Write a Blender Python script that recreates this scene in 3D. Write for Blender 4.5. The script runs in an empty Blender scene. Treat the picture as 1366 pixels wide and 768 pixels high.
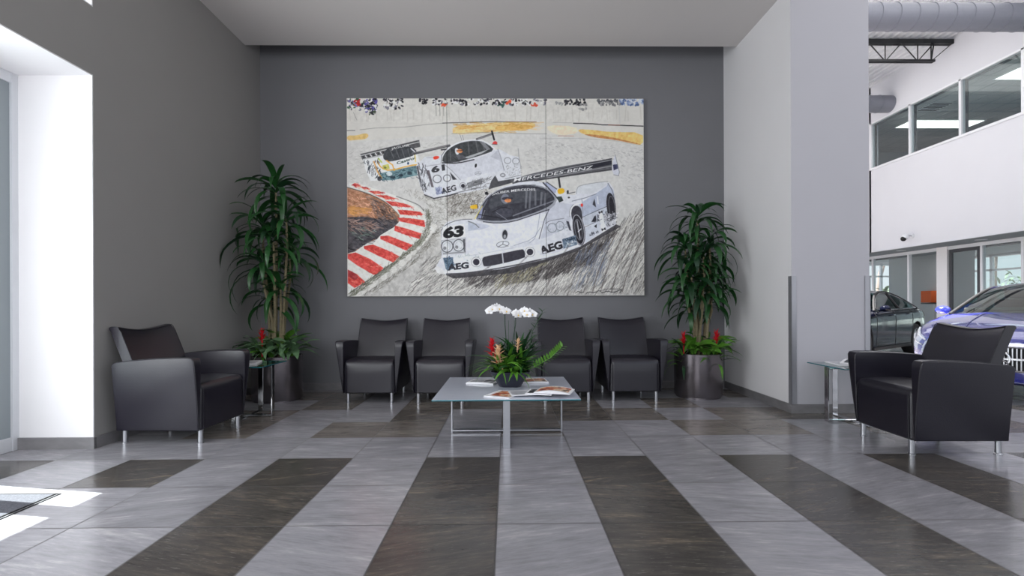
import bpy, bmesh, math, random
import numpy as np
from mathutils import Vector, Matrix
random.seed(7)
scene = bpy.context.scene
COL = scene.collection
PI = math.pi

# ---------------------------------------------------------------- helpers
def lin(c):
    return tuple((v/12.92 if v <= .04045 else ((v+.055)/1.055)**2.4) for v in (x/255. for x in c))

def mat(name, rgb, rough=.5, metal=0., noise=0., nscale=20., bump=0., bscale=200., spec=.5, coat=0., emit=0., trans=0., sheen=0., stretch=None, sub=0.):
    m = bpy.data.materials.new(name); m.use_nodes = True
    nt = m.node_tree; b = nt.nodes['Principled BSDF']
    c = lin(rgb) + (1,)
    b.inputs['Base Color'].default_value = c
    b.inputs['Roughness'].default_value = rough
    b.inputs['Metallic'].default_value = metal
    b.inputs['Specular IOR Level'].default_value = spec
    b.inputs['Coat Weight'].default_value = coat
    b.inputs['Coat Roughness'].default_value = .03
    b.inputs['Sheen Weight'].default_value = sheen
    if trans: b.inputs['Transmission Weight'].default_value = trans
    if emit:
        b.inputs['Emission Color'].default_value = c; b.inputs['Emission Strength'].default_value = emit
    tc = nt.nodes.new('ShaderNodeTexCoord'); mp = nt.nodes.new('ShaderNodeMapping')
    nt.links.new(tc.outputs['Object'], mp.inputs['Vector'])
    if stretch: mp.inputs['Scale'].default_value = stretch
    n = nt.nodes.new('ShaderNodeTexNoise'); n.inputs['Scale'].default_value = nscale; n.inputs['Detail'].default_value = 5
    nt.links.new(mp.outputs[0], n.inputs['Vector'])
    hs = nt.nodes.new('ShaderNodeMix'); hs.data_type = 'RGBA'
    k0 = 1-noise; k1 = 1+noise
    hs.inputs[6].default_value = tuple(min(1, v*k0) for v in c[:3])+(1,)
    hs.inputs[7].default_value = tuple(min(1, v*k1) for v in c[:3])+(1,)
    nt.links.new(n.outputs['Fac'], hs.inputs[0])
    nt.links.new(hs.outputs[2], b.inputs['Base Color'])
    if bump:
        n2 = nt.nodes.new('ShaderNodeTexNoise'); n2.inputs['Scale'].default_value = bscale; n2.inputs['Detail'].default_value = 3
        nt.links.new(mp.outputs[0], n2.inputs['Vector'])
        bp = nt.nodes.new('ShaderNodeBump'); bp.inputs['Strength'].default_value = bump; bp.inputs['Distance'].default_value = .004
        nt.links.new(n2.outputs['Fac'], bp.inputs['Height']); nt.links.new(bp.outputs[0], b.inputs['Normal'])
    return m

def glass_mat(name, tint, refl=.10, rough=.02, edge=.8):
    m = bpy.data.materials.new(name); m.use_nodes = True; nt = m.node_tree
    nt.nodes.clear()
    o = nt.nodes.new('ShaderNodeOutputMaterial'); t = nt.nodes.new('ShaderNodeBsdfTransparent'); g = nt.nodes.new('ShaderNodeBsdfGlossy')
    g.inputs['Roughness'].default_value = rough; g.inputs['Color'].default_value = (1,1,1,1)
    t.inputs['Color'].default_value = lin(tint)+(1,)
    mx = nt.nodes.new('ShaderNodeMixShader')
    lw = nt.nodes.new('ShaderNodeLayerWeight'); lw.inputs['Blend'].default_value = .5
    pw = nt.nodes.new('ShaderNodeMath'); pw.operation = 'POWER'; pw.inputs[1].default_value = 4.; nt.links.new(lw.outputs['Facing'], pw.inputs[0])
    ma = nt.nodes.new('ShaderNodeMath'); ma.operation = 'MULTIPLY_ADD'; ma.inputs[1].default_value = edge; ma.inputs[2].default_value = refl; ma.use_clamp = True
    nt.links.new(pw.outputs[0], ma.inputs[0])
    nt.links.new(ma.outputs[0], mx.inputs[0]); nt.links.new(t.outputs[0], mx.inputs[1]); nt.links.new(g.outputs[0], mx.inputs[2])
    nt.links.new(mx.outputs[0], o.inputs[0])
    return m

class MB:
    """collects geometry; build() links it as one mesh object"""
    def __init__(s): s.v = []; s.f = []; s.m = []
    def add(s, vs, fs, mi=0):
        o = len(s.v); s.v += [tuple(p) for p in vs]
        for f in fs: s.f.append(tuple(i+o for i in f)); s.m.append(mi)
    def box(s, a, b, mi=0, M=None):
        x0,y0,z0 = a; x1,y1,z1 = b
        vs = [(x0,y0,z0),(x1,y0,z0),(x1,y1,z0),(x0,y1,z0),(x0,y0,z1),(x1,y0,z1),(x1,y1,z1),(x0,y1,z1)]
        if M: vs = [M @ Vector(p) for p in vs]
        s.add(vs, [(0,3,2,1),(4,5,6,7),(0,1,5,4),(1,2,6,5),(2,3,7,6),(3,0,4,7)], mi)
    def bev(s, a, b, r=.01, seg=2, mi=0, M=None):
        bm = bmesh.new(); bmesh.ops.create_cube(bm, size=1)
        for v in bm.verts:
            v.co = Vector([(a[i]+b[i])/2 + v.co[i]*(b[i]-a[i]) for i in range(3)])
        bmesh.ops.bevel(bm, geom=bm.edges[:], offset=r, segments=seg, profile=.5, affect='EDGES')
        s.bm(bm, mi, M)
    def bm(s, bm, mi=0, M=None):
        bm.verts.index_update()
        vs = [(M @ v.co if M else v.co.copy()) for v in bm.verts]
        s.add(vs, [[v.index for v in f.verts] for f in bm.faces], mi); bm.free()
    def grid(s, P, mi=0, close_u=False):
        n = len(P); k = len(P[0]); vs = [p for r in P for p in r]
        fs = []
        for i in range(n-1 + (1 if close_u else 0)):
            for j in range(k-1):
                a = i % n; b = (i+1) % n
                fs.append((a*k+j, b*k+j, b*k+j+1, a*k+j+1))
        s.add(vs, fs, mi)
    def tube(s, pts, r, n=8, mi=0, cap=True):
        pts = [Vector(p) for p in pts]; rs = r if isinstance(r, (list, tuple)) else [r]*len(pts)
        rings = []; up = Vector((0,0,1))
        for i, p in enumerate(pts):
            d = (pts[min(i+1, len(pts)-1)] - pts[max(i-1, 0)]).normalized()
            a = up if abs(d.dot(up)) < .9 else Vector((1,0,0))
            u = d.cross(a).normalized(); w = d.cross(u)
            rings.append([p + (u*math.cos(2*PI*k/n) + w*math.sin(2*PI*k/n))*rs[i] for k in range(n)])
        o = len(s.v); s.v += [tuple(q) for R in rings for q in R]
        for i in range(len(rings)-1):
            for k in range(n):
                s.f.append((o+i*n+k, o+i*n+(k+1) % n, o+(i+1)*n+(k+1) % n, o+(i+1)*n+k)); s.m.append(mi)
        if cap:
            s.f.append(tuple(o+k for k in range(n))); s.m.append(mi)
            s.f.append(tuple(o+(len(rings)-1)*n+k for k in reversed(range(n)))); s.m.append(mi)
    def lathe(s, prof, c=(0,0,0), n=32, mi=0, sq=None):
        rings = []
        for r, z in prof:
            rings.append([(c[0]+r*math.cos(2*PI*k/n), c[1]+r*math.sin(2*PI*k/n), c[2]+z) for k in range(n)])
        o = len(s.v); s.v += [q for R in rings for q in R]
        for i in range(len(rings)-1):
            for k in range(n):
                s.f.append((o+i*n+k, o+i*n+(k+1) % n, o+(i+1)*n+(k+1) % n, o+(i+1)*n+k)); s.m.append(mi)
        if prof[0][0] > 1e-6: s.f.append(tuple(o+k for k in reversed(range(n)))); s.m.append(mi)
        if prof[-1][0] > 1e-6: s.f.append(tuple(o+(len(rings)-1)*n+k for k in range(n))); s.m.append(mi)
    def sphere(s, c, r, n=10, mi=0):
        rr = r if isinstance(r, (tuple, list)) else (r, r, r)
        P = [[(c[0]+rr[0]*math.sin(PI*j/n)*math.cos(2*PI*i/(2*n)), c[1]+rr[1]*math.sin(PI*j/n)*math.sin(2*PI*i/(2*n)), c[2]+rr[2]*math.cos(PI*j/n)) for j in range(n+1)] for i in range(2*n)]
        s.grid(P, mi, True)
    def leaf(s, base, az, el, L, W, droop, seg=7, mi=0, fold=.25, tip=1.5, wmax=.4, wob=0., roll=0.):
        p = Vector(base); e = el; a = az; ctr = []; 
        for i in range(seg+1):
            t = i/seg
            d = Vector((math.cos(e)*math.cos(a), math.cos(e)*math.sin(a), math.sin(e)))
            side = Vector((-math.sin(a), math.cos(a), 0)); nrm = side.cross(d) * -1
            if roll:
                q = Matrix.Rotation(roll, 3, d); side = q @ side; nrm = q @ nrm
            if t < wmax: w = .35+.65*math.sin(PI/2*t/wmax)
            else: w = max(0, 1-((t-wmax)/(1-wmax))**tip)
            w *= W/2
            ctr.append((p.copy(), side, nrm, w)); p += d*(L/seg); e -= droop/seg; a += wob/seg
        rows = []
        for c, sd, nr, w in ctr:
            rows.append([c - sd*w + nr*w*fold, c, c + sd*w + nr*w*fold])
        s.grid(rows, mi)
        return ctr[-1][0]
    def build(s, name, mats, parent=None, smooth=True, loc=None, weld=False):
        me = bpy.data.meshes.new(name); me.from_pydata(s.v, [], s.f)
        if not isinstance(mats, (list, tuple)): mats = [mats]
        for m in mats: me.materials.append(m)
        if len(mats) > 1: me.polygons.foreach_set('material_index', s.m)
        if weld:
            bm = bmesh.new(); bm.from_mesh(me); bmesh.ops.remove_doubles(bm, verts=bm.verts[:], dist=1e-5); bmesh.ops.recalc_face_normals(bm, faces=bm.faces[:]); bm.to_mesh(me); bm.free()
        if smooth:
            me.polygons.foreach_set('use_smooth', [True]*len(me.polygons))
            me.set_sharp_from_angle(angle=math.radians(35))
        me.update()
        o = bpy.data.objects.new(name, me); COL.objects.link(o)
        if parent: o.parent = parent
        if loc: o.location = loc
        return o

def tag(o, label=None, cat=None, group=None, kind=None):
    if label: o['label'] = label
    if cat: o['category'] = cat
    if group: o['group'] = group
    if kind: o['kind'] = kind
    return o
def thing(name, label, cat, loc=(0,0,0), rz=0, group=None):
    o = bpy.data.objects.new(name, None); COL.objects.link(o); o.location = loc; o.rotation_euler = (0,0,rz)
    o.empty_display_size = .1
    return tag(o, label, cat, group)
def struct(name, mb, m, label=None, smooth=False):
    o = mb.build(name, m, smooth=smooth); o['kind'] = 'structure'
    if label: o['label'] = label
    return o
def dup(root, loc, rz, label, scale=None):
    def cp(o, par):
        c = o.copy(); COL.objects.link(c); c.parent = par
        for ch in kids.get(o.name, []): cp(ch, c)
        return c
    kids = {}
    for o in bpy.data.objects:
        if o.parent: kids.setdefault(o.parent.name, []).append(o)
    r = cp(root, None); r.location = loc; r.rotation_euler = (0,0,rz); r['label'] = label
    if scale: r.scale = scale
    return r

# ---------------------------------------------------------------- materials
M = {}
M['back'] = mat('dark grey wall paint', (118,118,122), .8, noise=.03, nscale=3, bump=.05, bscale=300)
M['left'] = mat('mid grey wall paint', (152,150,148), .8, noise=.03, nscale=3, bump=.05, bscale=300)
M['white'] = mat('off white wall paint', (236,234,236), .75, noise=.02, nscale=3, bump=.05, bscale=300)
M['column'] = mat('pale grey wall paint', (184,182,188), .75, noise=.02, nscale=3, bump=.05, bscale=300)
M['ceiling'] = mat('ceiling paint', (222,217,215), .85, noise=.02, nscale=2)
M['base'] = mat('stone baseboard', (122,120,122), .35, noise=.35, nscale=9, stretch=(1,1,2))
M['leather'] = mat('black leather', (27,24,35), .36, noise=.08, nscale=14, bump=.25, bscale=160, spec=.5, coat=.3)
M['leather'].node_tree.nodes['Principled BSDF'].inputs['Coat Roughness'].default_value = .24
M['seam'] = mat('leather piping', (30,28,36), .45, noise=.05)
M['steel'] = mat('brushed steel', (196,197,202), .28, 1., noise=.06, nscale=40)
M['chrome'] = mat('polished chrome', (205,205,208), .12, 1., noise=.04, nscale=30)
M['planter'] = mat('brushed metal planter', (122,116,120), .25, .85, noise=.05, nscale=3, stretch=(1,1,30))
M['soil'] = mat('potting soil', (45,36,30), .95, noise=.5, nscale=60, bump=.6, bscale=80)
M['leaf'] = mat('dracaena leaf', (34,78,36), .36, noise=.4, nscale=9, spec=.5)
M['leafd'] = mat('dark dracaena leaf', (27,58,34), .4, noise=.4, nscale=9, spec=.5)
M['leafl'] = mat('bright green leaf', (84,136,44), .4, noise=.35, nscale=15)
M['leafv'] = mat('variegated leaf', (96,128,92), .4, noise=.7, nscale=22)
M['cane'] = mat('plant cane', (128,118,92), .8, noise=.35, nscale=50, bump=.5, bscale=120)
M['red'] = mat('red bromeliad bract', (205,28,42), .45, noise=.2, nscale=20)
M['orange'] = mat('peach bromeliad bract', (236,190,150), .45, noise=.3, nscale=30)
M['petal'] = mat('white orchid petal', (245,244,246), .5, noise=.04, nscale=30, sheen=.2)
M['petalc'] = mat('orchid centre', (225,190,80), .5, noise=.3, nscale=60)
M['bowl'] = mat('dark navy glazed bowl', (36,37,52), .3, noise=.1, nscale=8)
M['glasstop'] = glass_mat('clear table glass', (200,222,220), .12)
M['frost'] = mat('pale blue grey frosted glass', (216,221,234), .14, noise=.02, spec=.8, coat=.5)
M['glassedge'] = mat('teal glass edge', (24,108,120), .15, noise=.1, spec=.8)
M['paper'] = mat('magazine paper', (232,231,234), .45, noise=.03, nscale=40)
M['darkprint'] = mat('dark printed photo', (58,56,62), .35, noise=.7, nscale=22)
M['redprint'] = mat('red and orange printed photo', (196,96,60), .35, noise=.95, nscale=38)
def printed(name, cols, sc):
    m = mat(name, cols[0], .35); nt = m.node_tree; b = nt.nodes['Principled BSDF']; tc = nt.nodes['Texture Coordinate']
    n = nt.nodes.new('ShaderNodeTexNoise'); n.inputs['Scale'].default_value = sc; n.inputs['Detail'].default_value = 2; r = nt.nodes.new('ShaderNodeValToRGB')
    nt.links.new(tc.outputs['Object'], n.inputs['Vector']); nt.links.new(n.outputs['Fac'], r.inputs[0]); nt.links.new(r.outputs[0], b.inputs['Base Color'])
    el = r.color_ramp.elements; el[0].position = .3; el[0].color = lin(cols[0])+(1,); el[1].position = .7; el[1].color = lin(cols[-1])+(1,)
    for i, c in enumerate(cols[1:-1]): e = el.new(.3+.4*(i+1)/(len(cols)-1)); e.color = lin(c)+(1,)
    return m
M['redprint'] = printed('red and orange printed photo', [(40,34,36),(150,44,36),(206,120,70),(232,206,176),(96,70,60)], 16)
M['darkprint'] = printed('dark printed photo', [(30,30,34),(60,60,66),(46,44,50),(190,190,196)], 20)
M['greyprint'] = mat('grey printed photo', (176,176,182), .35, noise=.4, nscale=18)
M['alu'] = mat('painted aluminium frame', (222,224,228), .4, .2, noise=.02)
M['darkframe'] = mat('dark window gasket', (52,54,60), .4, noise=.05)
M['guard'] = mat('brushed corner guard', (168,168,174), .35, .6, noise=.05)
M['glass'] = glass_mat('window glass', (240,246,246), .05)
M['rubber'] = mat('black rubber', (22,22,24), .7, noise=.1, bump=.2)
M['black'] = mat('black painted steel', (26,27,30), .5, noise=.1)
M['duct'] = mat('grey painted duct', (128,130,140), .45, .3, noise=.06)
M['deck'] = mat('corrugated deck paint', (212,214,218), .5, .1, noise=.05)
M['teal'] = mat('grey green partition', (150,158,162), .8, noise=.05, nscale=2)
M['cabinet'] = mat('orange laminate', (206,92,38), .5, noise=.08)
M['light'] = mat('light panel', (255,252,246), .5, emit=3.)
M['officec'] = mat('office ceiling tile', (176,178,180), .8, noise=.05)
M['carpet'] = mat('grey entrance carpet', (84,84,90), 1., noise=.6, nscale=120, bump=1., bscale=200, spec=.05)
M['palm'] = mat('palm leaves', (78,92,74), .7, noise=.3)
M['trunk'] = mat('palm trunk', (112,98,92), .9, noise=.3)
M['ground'] = mat('outdoor paving', (150,148,146), .9, noise=.1)
# ---------------------------------------------------------------- the painted picture (colours of a canvas, worked out stroke by stroke)
SC = 4; PX0, PY0, PX1, PY1 = 462.0, 131.0, 859.0, 395.0
IW, IH = int((PX1-PX0)*SC), int((PY1-PY0)*SC)
rng = np.random.default_rng(5)
def vnoise(w, h, cx, cy):
    g = rng.random((cy+2, cx+2)); X = np.linspace(0, cx, w, endpoint=False); Y = np.linspace(0, cy, h, endpoint=False)
    xi = X.astype(int); yi = Y.astype(int); fx = X-xi; fy = (Y-yi)[:, None]; fx = fx*fx*(3-2*fx); fy = fy*fy*(3-2*fy)
    a = g[yi][:, xi]; b = g[yi][:, xi+1]; c = g[yi+1][:, xi]; d = g[yi+1][:, xi+1]
    return (a*(1-fx)+b*fx)*(1-fy)+(c*(1-fx)+d*fx)*fy
def fbm(w, h, cx, cy, n=4):
    r = 0; t = 0; k = 1.
    for i in range(n): r = r+k*vnoise(w, h, cx*2**i, cy*2**i); t += k; k *= .6
    return r/t
IMG = np.zeros((IH, IW, 3), np.float32); IMG[:] = (203, 200, 194)
NB = fbm(IW, IH, 14, 10, 5)
IMG += ((NB-.5)*15)[:, :, None]
NF = fbm(IW, IH, 120, 80, 3)            # fine mottling, reused
def cr(ox, oy, s=7.68): return lambda pts: [(ox+x/s, oy+y/s) for x, y in pts]
cA = cr(460,125); cB = cr(590,125); cC = cr(720,125); cD = cr(540,175); cE = cr(460,235); cF = cr(460,300); cG = cr(580,215); cH = cr(710,200); cI = cr(580,280); cJ = cr(700,260,5.4875); cO = cr(450,120,2.743)
def smooth(pts, n=2, closed=True):
    for _ in range(n):
        q = []; m = len(pts)
        for i in range(m if closed else m-1):
            a = pts[i]; b = pts[(i+1) % m]
            q += [(a[0]*.75+b[0]*.25, a[1]*.75+b[1]*.25), (a[0]*.25+b[0]*.75, a[1]*.25+b[1]*.75)]
        if not closed: q = [pts[0]]+q+[pts[-1]]
        pts = q
    return pts
def mask_poly(pts):
    P = [((x-PX0)*SC, (y-PY0)*SC) for x, y in pts]
    x0 = max(0, int(min(p[0] for p in P))-1); x1 = min(IW, int(max(p[0] for p in P))+2); y0 = max(0, int(min(p[1] for p in P))-1); y1 = min(IH, int(max(p[1] for p in P))+2)
    if x1 <= x0 or y1 <= y0: return None
    X = np.arange(x0, x1)+.5; Y = (np.arange(y0, y1)+.5)[:, None]; ins = np.zeros((y1-y0, x1-x0), bool)
    for i in range(len(P)):
        ax, ay = P[i]; bx, by = P[(i+1) % len(P)]
        if ay == by: continue
        c = ((ay > Y) != (by > Y)) & (X < (bx-ax)*(Y-ay)/(by-ay)+ax); ins ^= c
    return (y0, y1, x0, x1), ins
def blend(m, col, a=1., nz=0.):
    if m is None: return
    (y0, y1, x0, x1), ins = m; R = IMG[y0:y1, x0:x1]; c = np.array(col, np.float32)
    k = (ins*a)[:, :, None].astype(np.float32)
    C = c+((NF[y0:y1, x0:x1]-.5)*nz*2)[:, :, None]
    R[:] = R*(1-k)+C*k
def poly(pts, col, a=1., nz=10., sm=0):
    if sm: pts = smooth(pts, sm)
    blend(mask_poly(pts), col, a, nz)
def line(pts, col, w=1., a=1., sm=0, w1=None):
    if sm: pts = smooth(pts, sm, False)
    n = len(pts)
    for i in range(n-1):
        ww = w if w1 is None else w+(w1-w)*i/max(1, n-2)
        ax, ay = (pts[i][0]-PX0)*SC, (pts[i][1]-PY0)*SC; bx, by = (pts[i+1][0]-PX0)*SC, (pts[i+1][1]-PY0)*SC; r = ww*SC/2
        x0 = max(0, int(min(ax, bx)-r)); x1 = min(IW, int(max(ax, bx)+r)+2); y0 = max(0, int(min(ay, by)-r)); y1 = min(IH, int(max(ay, by)+r)+2)
        if x1 <= x0 or y1 <= y0: continue
        X = np.arange(x0, x1)+.5; Y = (np.arange(y0, y1)+.5)[:, None]; dx, dy = bx-ax, by-ay; L = dx*dx+dy*dy+1e-6
        t = np.clip(((X-ax)*dx+(Y-ay)*dy)/L, 0, 1); d = np.hypot(X-ax-t*dx, Y-ay-t*dy)
        k = (np.clip(r-d+.5, 0, 1)*a)[:, :, None]; R = IMG[y0:y1, x0:x1]; R[:] = R*(1-k)+np.array(col, np.float32)*k
def ell(c, rx, ry, ang=0, n=28):
    ca, sa = math.cos(ang), math.sin(ang)
    return [(c[0]+rx*math.cos(t)*ca-ry*math.sin(t)*sa, c[1]+rx*math.cos(t)*sa+ry*math.sin(t)*ca) for t in (2*PI*i/n for i in range(n))]
def ring(c, rx, ry, col, w=.6, ang=0, a=1.): 
    p = ell(c, rx, ry, ang); line(p+[p[0]], col, w, a)
def strokes(region, n, dirf, length, col, w=.5, a=.5, var=30, jit=.25):
    mk = mask_poly(region)
    if mk is None: return
    (y0, y1, x0, x1), ins = mk; ys, xs = np.nonzero(ins)
    if len(ys) == 0: return
    for i in rng.integers(0, len(ys), n):
        x = PX0+(x0+xs[i])/SC; y = PY0+(y0+ys[i])/SC; th = dirf(x, y)+rng.normal()*jit; l = length*(.4+rng.random())
        v = rng.normal()*var; c = [min(255, max(0, q+v)) for q in col]
        bx = x+math.cos(th)*l; by = y-math.sin(th)*l; mx_ = (x+bx)/2+rng.normal()*.6; my = (y+by)/2+rng.normal()*.6
        line([(x, y), (mx_, my), (bx, by)], c, w*(.5+rng.random()), a)
def text_tris(s, bold=0.):
    cu = bpy.data.curves.new('lettering', 'FONT'); cu.body = s; cu.offset = bold; cu.resolution_u = 3
    o = bpy.data.objects.new('lettering', cu); COL.objects.link(o); dg = bpy.context.evaluated_depsgraph_get(); dg.update()
    me = o.evaluated_get(dg).to_mesh(); me.calc_loop_triangles()
    T = [[(me.vertices[i].co.x, me.vertices[i].co.y) for i in t.vertices] for t in me.loop_triangles]
    o.evaluated_get(dg).to_mesh_clear(); COL.objects.unlink(o); bpy.data.objects.remove(o); bpy.data.curves.remove(cu)
    xs = [p[0] for t in T for p in t]; return T, min(xs), max(xs)
def text(s, p0, p1, h, col, shear=0., bold=.02, bend=0.):
    """letters of height h px run from p0 to p1 (baseline)"""
    T, a, b = text_tris(s, bold); L = math.dist(p0, p1); ux, uy = (p1[0]-p0[0])/L, (p1[1]-p0[1])/L
    for t in T:
        P = []
        for x, y in t:
            u = (x-a)/(b-a); q = y/.7*h; X = u*L+q*shear; by = bend*4*u*(1-u)
            P.append((p0[0]+ux*X+uy*(q+by), p0[1]+uy*X-ux*(q+by)))
        blend(mask_poly(P), col, 1, 0)

INK = (48,47,52)
# far ground, barrier and sky paper
poly(cB([(-1000,60),(1750,60),(1750,290),(-1000,300)]), (206,203,197), .5, 14)
poly(cO([(35,190),(400,165),(760,160),(1119,200),(1119,752),(35,752)]), (196,195,194), .55, 16)
for x in range(465, 858, 9):
    xx = x+rng.normal()*3; line([(xx, 142+rng.random()*6), (xx+rng.normal(), 158+rng.random()*5)], (150,142,132), .7+rng.random()*1.2, .18)
# sand bands
poly(cA([(20,425),(110,430),(210,400),(245,425),(215,465),(120,472),(20,482)]), (214,178,104), .85, 20, 2)
poly(cB([(95,335),(300,315),(600,290),(950,290),(940,345),(850,370),(640,385),(400,395),(100,425)]), (222,190,128), .9, 26, 1)
poly(cB([(560,320),(900,310),(930,345),(800,372),(520,378)]), (214,164,84), .6, 30, 1)
poly(cC([(60,320),(360,330),(400,400),(200,430),(80,380)]), (226,208,180), .8, 14, 1)
poly(cC([(370,360),(540,368),(700,390),(1060,392),(1060,530),(930,505),(760,468),(600,450),(430,412)]), (224,186,112), .95, 26, 1)
poly(cC([(420,408),(600,420),(830,462),(1050,520),(1000,516),(760,470),(560,448)]), (170,108,70), .7, 30, 1)
strokes(cB([(95,300),(950,292),(900,380),(100,420)]), 90, lambda x,y: .03, 12, (200,150,80), .8, .5, 18, .08)
line(cC([(180,430),(340,432)]), (176,120,90), .8, .7)
# barrier line
line(cA([(20,378),(100,376)]), INK, .8, .8); line(cA([(150,370),(300,352),(620,340),(860,312),(1040,300)]), (110,108,104), .7, .6)
line(cB([(0,300),(200,294),(350,288),(540,284),(640,288),(950,288)]), (70,66,66), 1., .9); line(cB([(640,286),(960,288)]), (150,100,60), .8, .8)
line(cC([(340,300),(540,306),(640,316),(850,322),(1060,330)]), (44,42,44), 1.3, 1.); line(cC([(700,318),(820,320)]), (170,90,60), .8, .8)
line(cC([(130,292),(320,296)]), (170,166,160), .8, .8)
line(cC([(0,460),(400,455),(760,480),(1050,530)]), (168,166,164), .8, .7); line(cB([(90,410),(400,395),(640,405),(1060,410)]), (150,148,146), 1.2, .6)
# crowd along the top
def crowd(x0, x1, y0, y1, n, cols):
    for i in range(n):
        x = x0+(x1-x0)*rng.random(); y = y0+(y1-y0)*rng.random()**1.3; c = cols[rng.integers(len(cols))]
        poly(ell((x, y), .6+rng.random()*1.5, .6+rng.random()*1.8, rng.random()*3, 7), c, .9, 6)
K1 = [(30,30,34),(40,40,46),(52,50,58),(225,223,220),(225,223,220),(120,118,130)]
crowd(463,503,132,147,110, K1+[(90,84,150),(110,104,160),(60,90,70)]); crowd(472,480,133,142,16,[(190,50,48),(160,40,44)])
crowd(484,502,134,150,50, K1+[(94,86,160),(80,74,140)]); crowd(492,500,146,153,12,[(40,42,44),(66,80,60)])
crowd(512,537,132,146,70, K1); crowd(559,570,132,139,22, K1[:3]); crowd(576,596,132,142,44, K1); crowd(588,596,139,142,9,[(222,84,56)])
crowd(600,640,132,140,50, K1); crowd(640,728,132,140,110, K1); crowd(675,680,134,138,10,[(222,88,60)]); crowd(707,716,137,141,12,[(205,80,60)])
crowd(663,672,136,142,10,[(34,36,40),(60,90,84)]); crowd(753,780,132,140,40, K1[:3]+[(60,60,64)]); crowd(770,782,138,146,14,[(130,130,130),(160,158,156)])
crowd(797,828,133,140,80, [(110,110,112),(90,90,94),(150,150,150),(70,72,78)]); crowd(826,858,132,140,80, [(110,128,168),(70,88,130),(150,164,190),(190,196,206)])
crowd(741,750,136,140,8,[(150,150,150)])
line(cC([(808,60),(820,300)]), (190,188,184), 1.6, .9)
for x in (581,586,591): line([(x,141),(x+.5,154)], (120,118,112), 1.2, .5)
line(cA([(85,190),(120,270)]), (110,108,104), .6, .7)
# asphalt scratches on the far road
strokes(cO([(770,190),(1119,210),(1119,400),(1040,380),(1030,260),(830,250),(700,300),(670,230)]), 420, lambda x,y: -.35, 4, (150,148,148), .5, .4, 25, .3)
strokes(cO([(40,215),(380,190),(380,210),(90,230),(90,330),(40,340)]), 120, lambda x,y: .1, 6, (166,164,158), .6, .4, 20, .3)
# road beside the kerb and spray
DK = (98,94,92)
sweep = lambda x,y: (.62+max(0,(x-560))/330*.55)
strokes(cO([(150,330),(320,380),(560,360),(500,450),(400,470),(330,620),(330,420),(220,350)]), 900, lambda x,y: -.5+rng.normal()*.7, 4, (140,136,128), .6, .38, 34, .5)
strokes(cO([(390,385),(520,375),(500,455),(400,460)]), 420, lambda x,y: .6, 5, (108,102,96), .6, .45, 34, .6)
poly(cO([(40,752),(330,500),(400,600),(360,650),(420,680),(600,662),(870,590),(1030,500),(1119,430),(1119,752)]), (164,161,157), .45, 40)
strokes(cO([(40,750),(240,600),(330,480),(370,520),(300,620),(120,752)]), 700, lambda x,y: .75, 6, (120,116,108), .6, .5, 34, .3)
low = cO([(240,752),(300,640),(400,590),(360,655),(420,682),(640,664),(880,590),(1035,500),(1119,440),(1119,752)])
strokes(low, 2600, lambda x,y: .7+(x-560)/300*.38, 12, (112,108,106), .6, .5, 36, .16)
strokes(low, 1300, lambda x,y: .7+(x-560)/300*.38, 11, (222,219,212), .7, .5, 14, .16)
strokes(cO([(420,684),(640,668),(900,588),(1020,520),(930,640),(760,700),(500,730)]), 1500, lambda x,y: .72+(x-560)/300*.35, 11, (74,70,70), .7, .55, 26, .18)
strokes(cO([(560,690),(760,640),(700,700),(560,740)]), 160, lambda x,y: .8, 8, (170,164,130), .7, .4, 16, .2)
strokes(cO([(860,620),(1000,560),(960,720),(850,740)]), 160, lambda x,y: 1.15, 12, (112,120,138), .8, .5, 20, .12)
for x0 in (930, 960, 1000, 1040): line(cO([(x0,740),(x0+25,650),(x0+90,520)]), (84,76,74), 1.6, .55, 1)
line(cO([(300,752),(370,690),(480,560)]), (90,86,84), 1.2, .4, 1)
line(cO([(60,752),(230,640),(300,560),(350,500)]), (222,220,215), 9, .55, 2)
# dirt inside the bend, then the kerb
dirt = cE([(20,118),(150,150),(290,200),(430,280),(550,400),(555,460),(500,520),(400,590),(280,660),(200,690),(110,760),(20,800)])
poly(dirt, (164,118,92), 1, 40)
strokes(cE([(20,150),(280,210),(480,380),(300,400),(20,370)]), 260, lambda x,y: -.3, 7, (186,136,108), .9, .6, 30, .3)
strokes(cE([(20,300),(230,330),(200,380),(20,380)]), 60, lambda x,y: -.1, 8, (196,140,80), 1.2, .7, 14, .2)
poly(cE([(20,420),(180,410),(330,440),(520,440),(545,470),(480,530),(400,590),(260,660),(110,750),(20,790)]), (72,70,76), .95, 26)
strokes(cE([(200,200),(430,290),(540,420),(420,500),(330,430)]), 160, lambda x,y: -.65, 7, (92,78,74), .9, .7, 22, .3)
strokes(cE([(20,420),(520,440),(480,530),(110,750),(20,790)]), 240, lambda x,y: -.25, 8, (58,56,62), .9, .6, 22, .35)
strokes(cE([(20,430),(250,470),(350,520),(200,560),(20,540)]), 70, lambda x,y: -.2, 8, (150,122,112), .9, .7, 26, .3)
strokes(cE([(20,560),(200,520),(340,560),(100,640)]), 26, lambda x,y: -.2, 8, (112,128,118), .7, .7, 20, .3)
line(cE([(20,112),(150,150),(290,200),(430,275),(550,395)]), (70,64,60), 1.1, .9, 1)
kerb = cE([(40,75),(100,62),(250,110),(520,200),(680,270),(790,350),(825,450),(815,540),(770,640),(690,735)])+cF([(620,262),(550,325),(485,382),(385,440),(200,580),(90,645),(25,700),(25,290),(100,268),(190,205),(280,190),(360,100),(500,18)])+cE([(550,462),(552,398),(430,268),(285,180),(130,138),(50,110)])
poly(kerb, (214,212,206), 1, 14)
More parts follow.
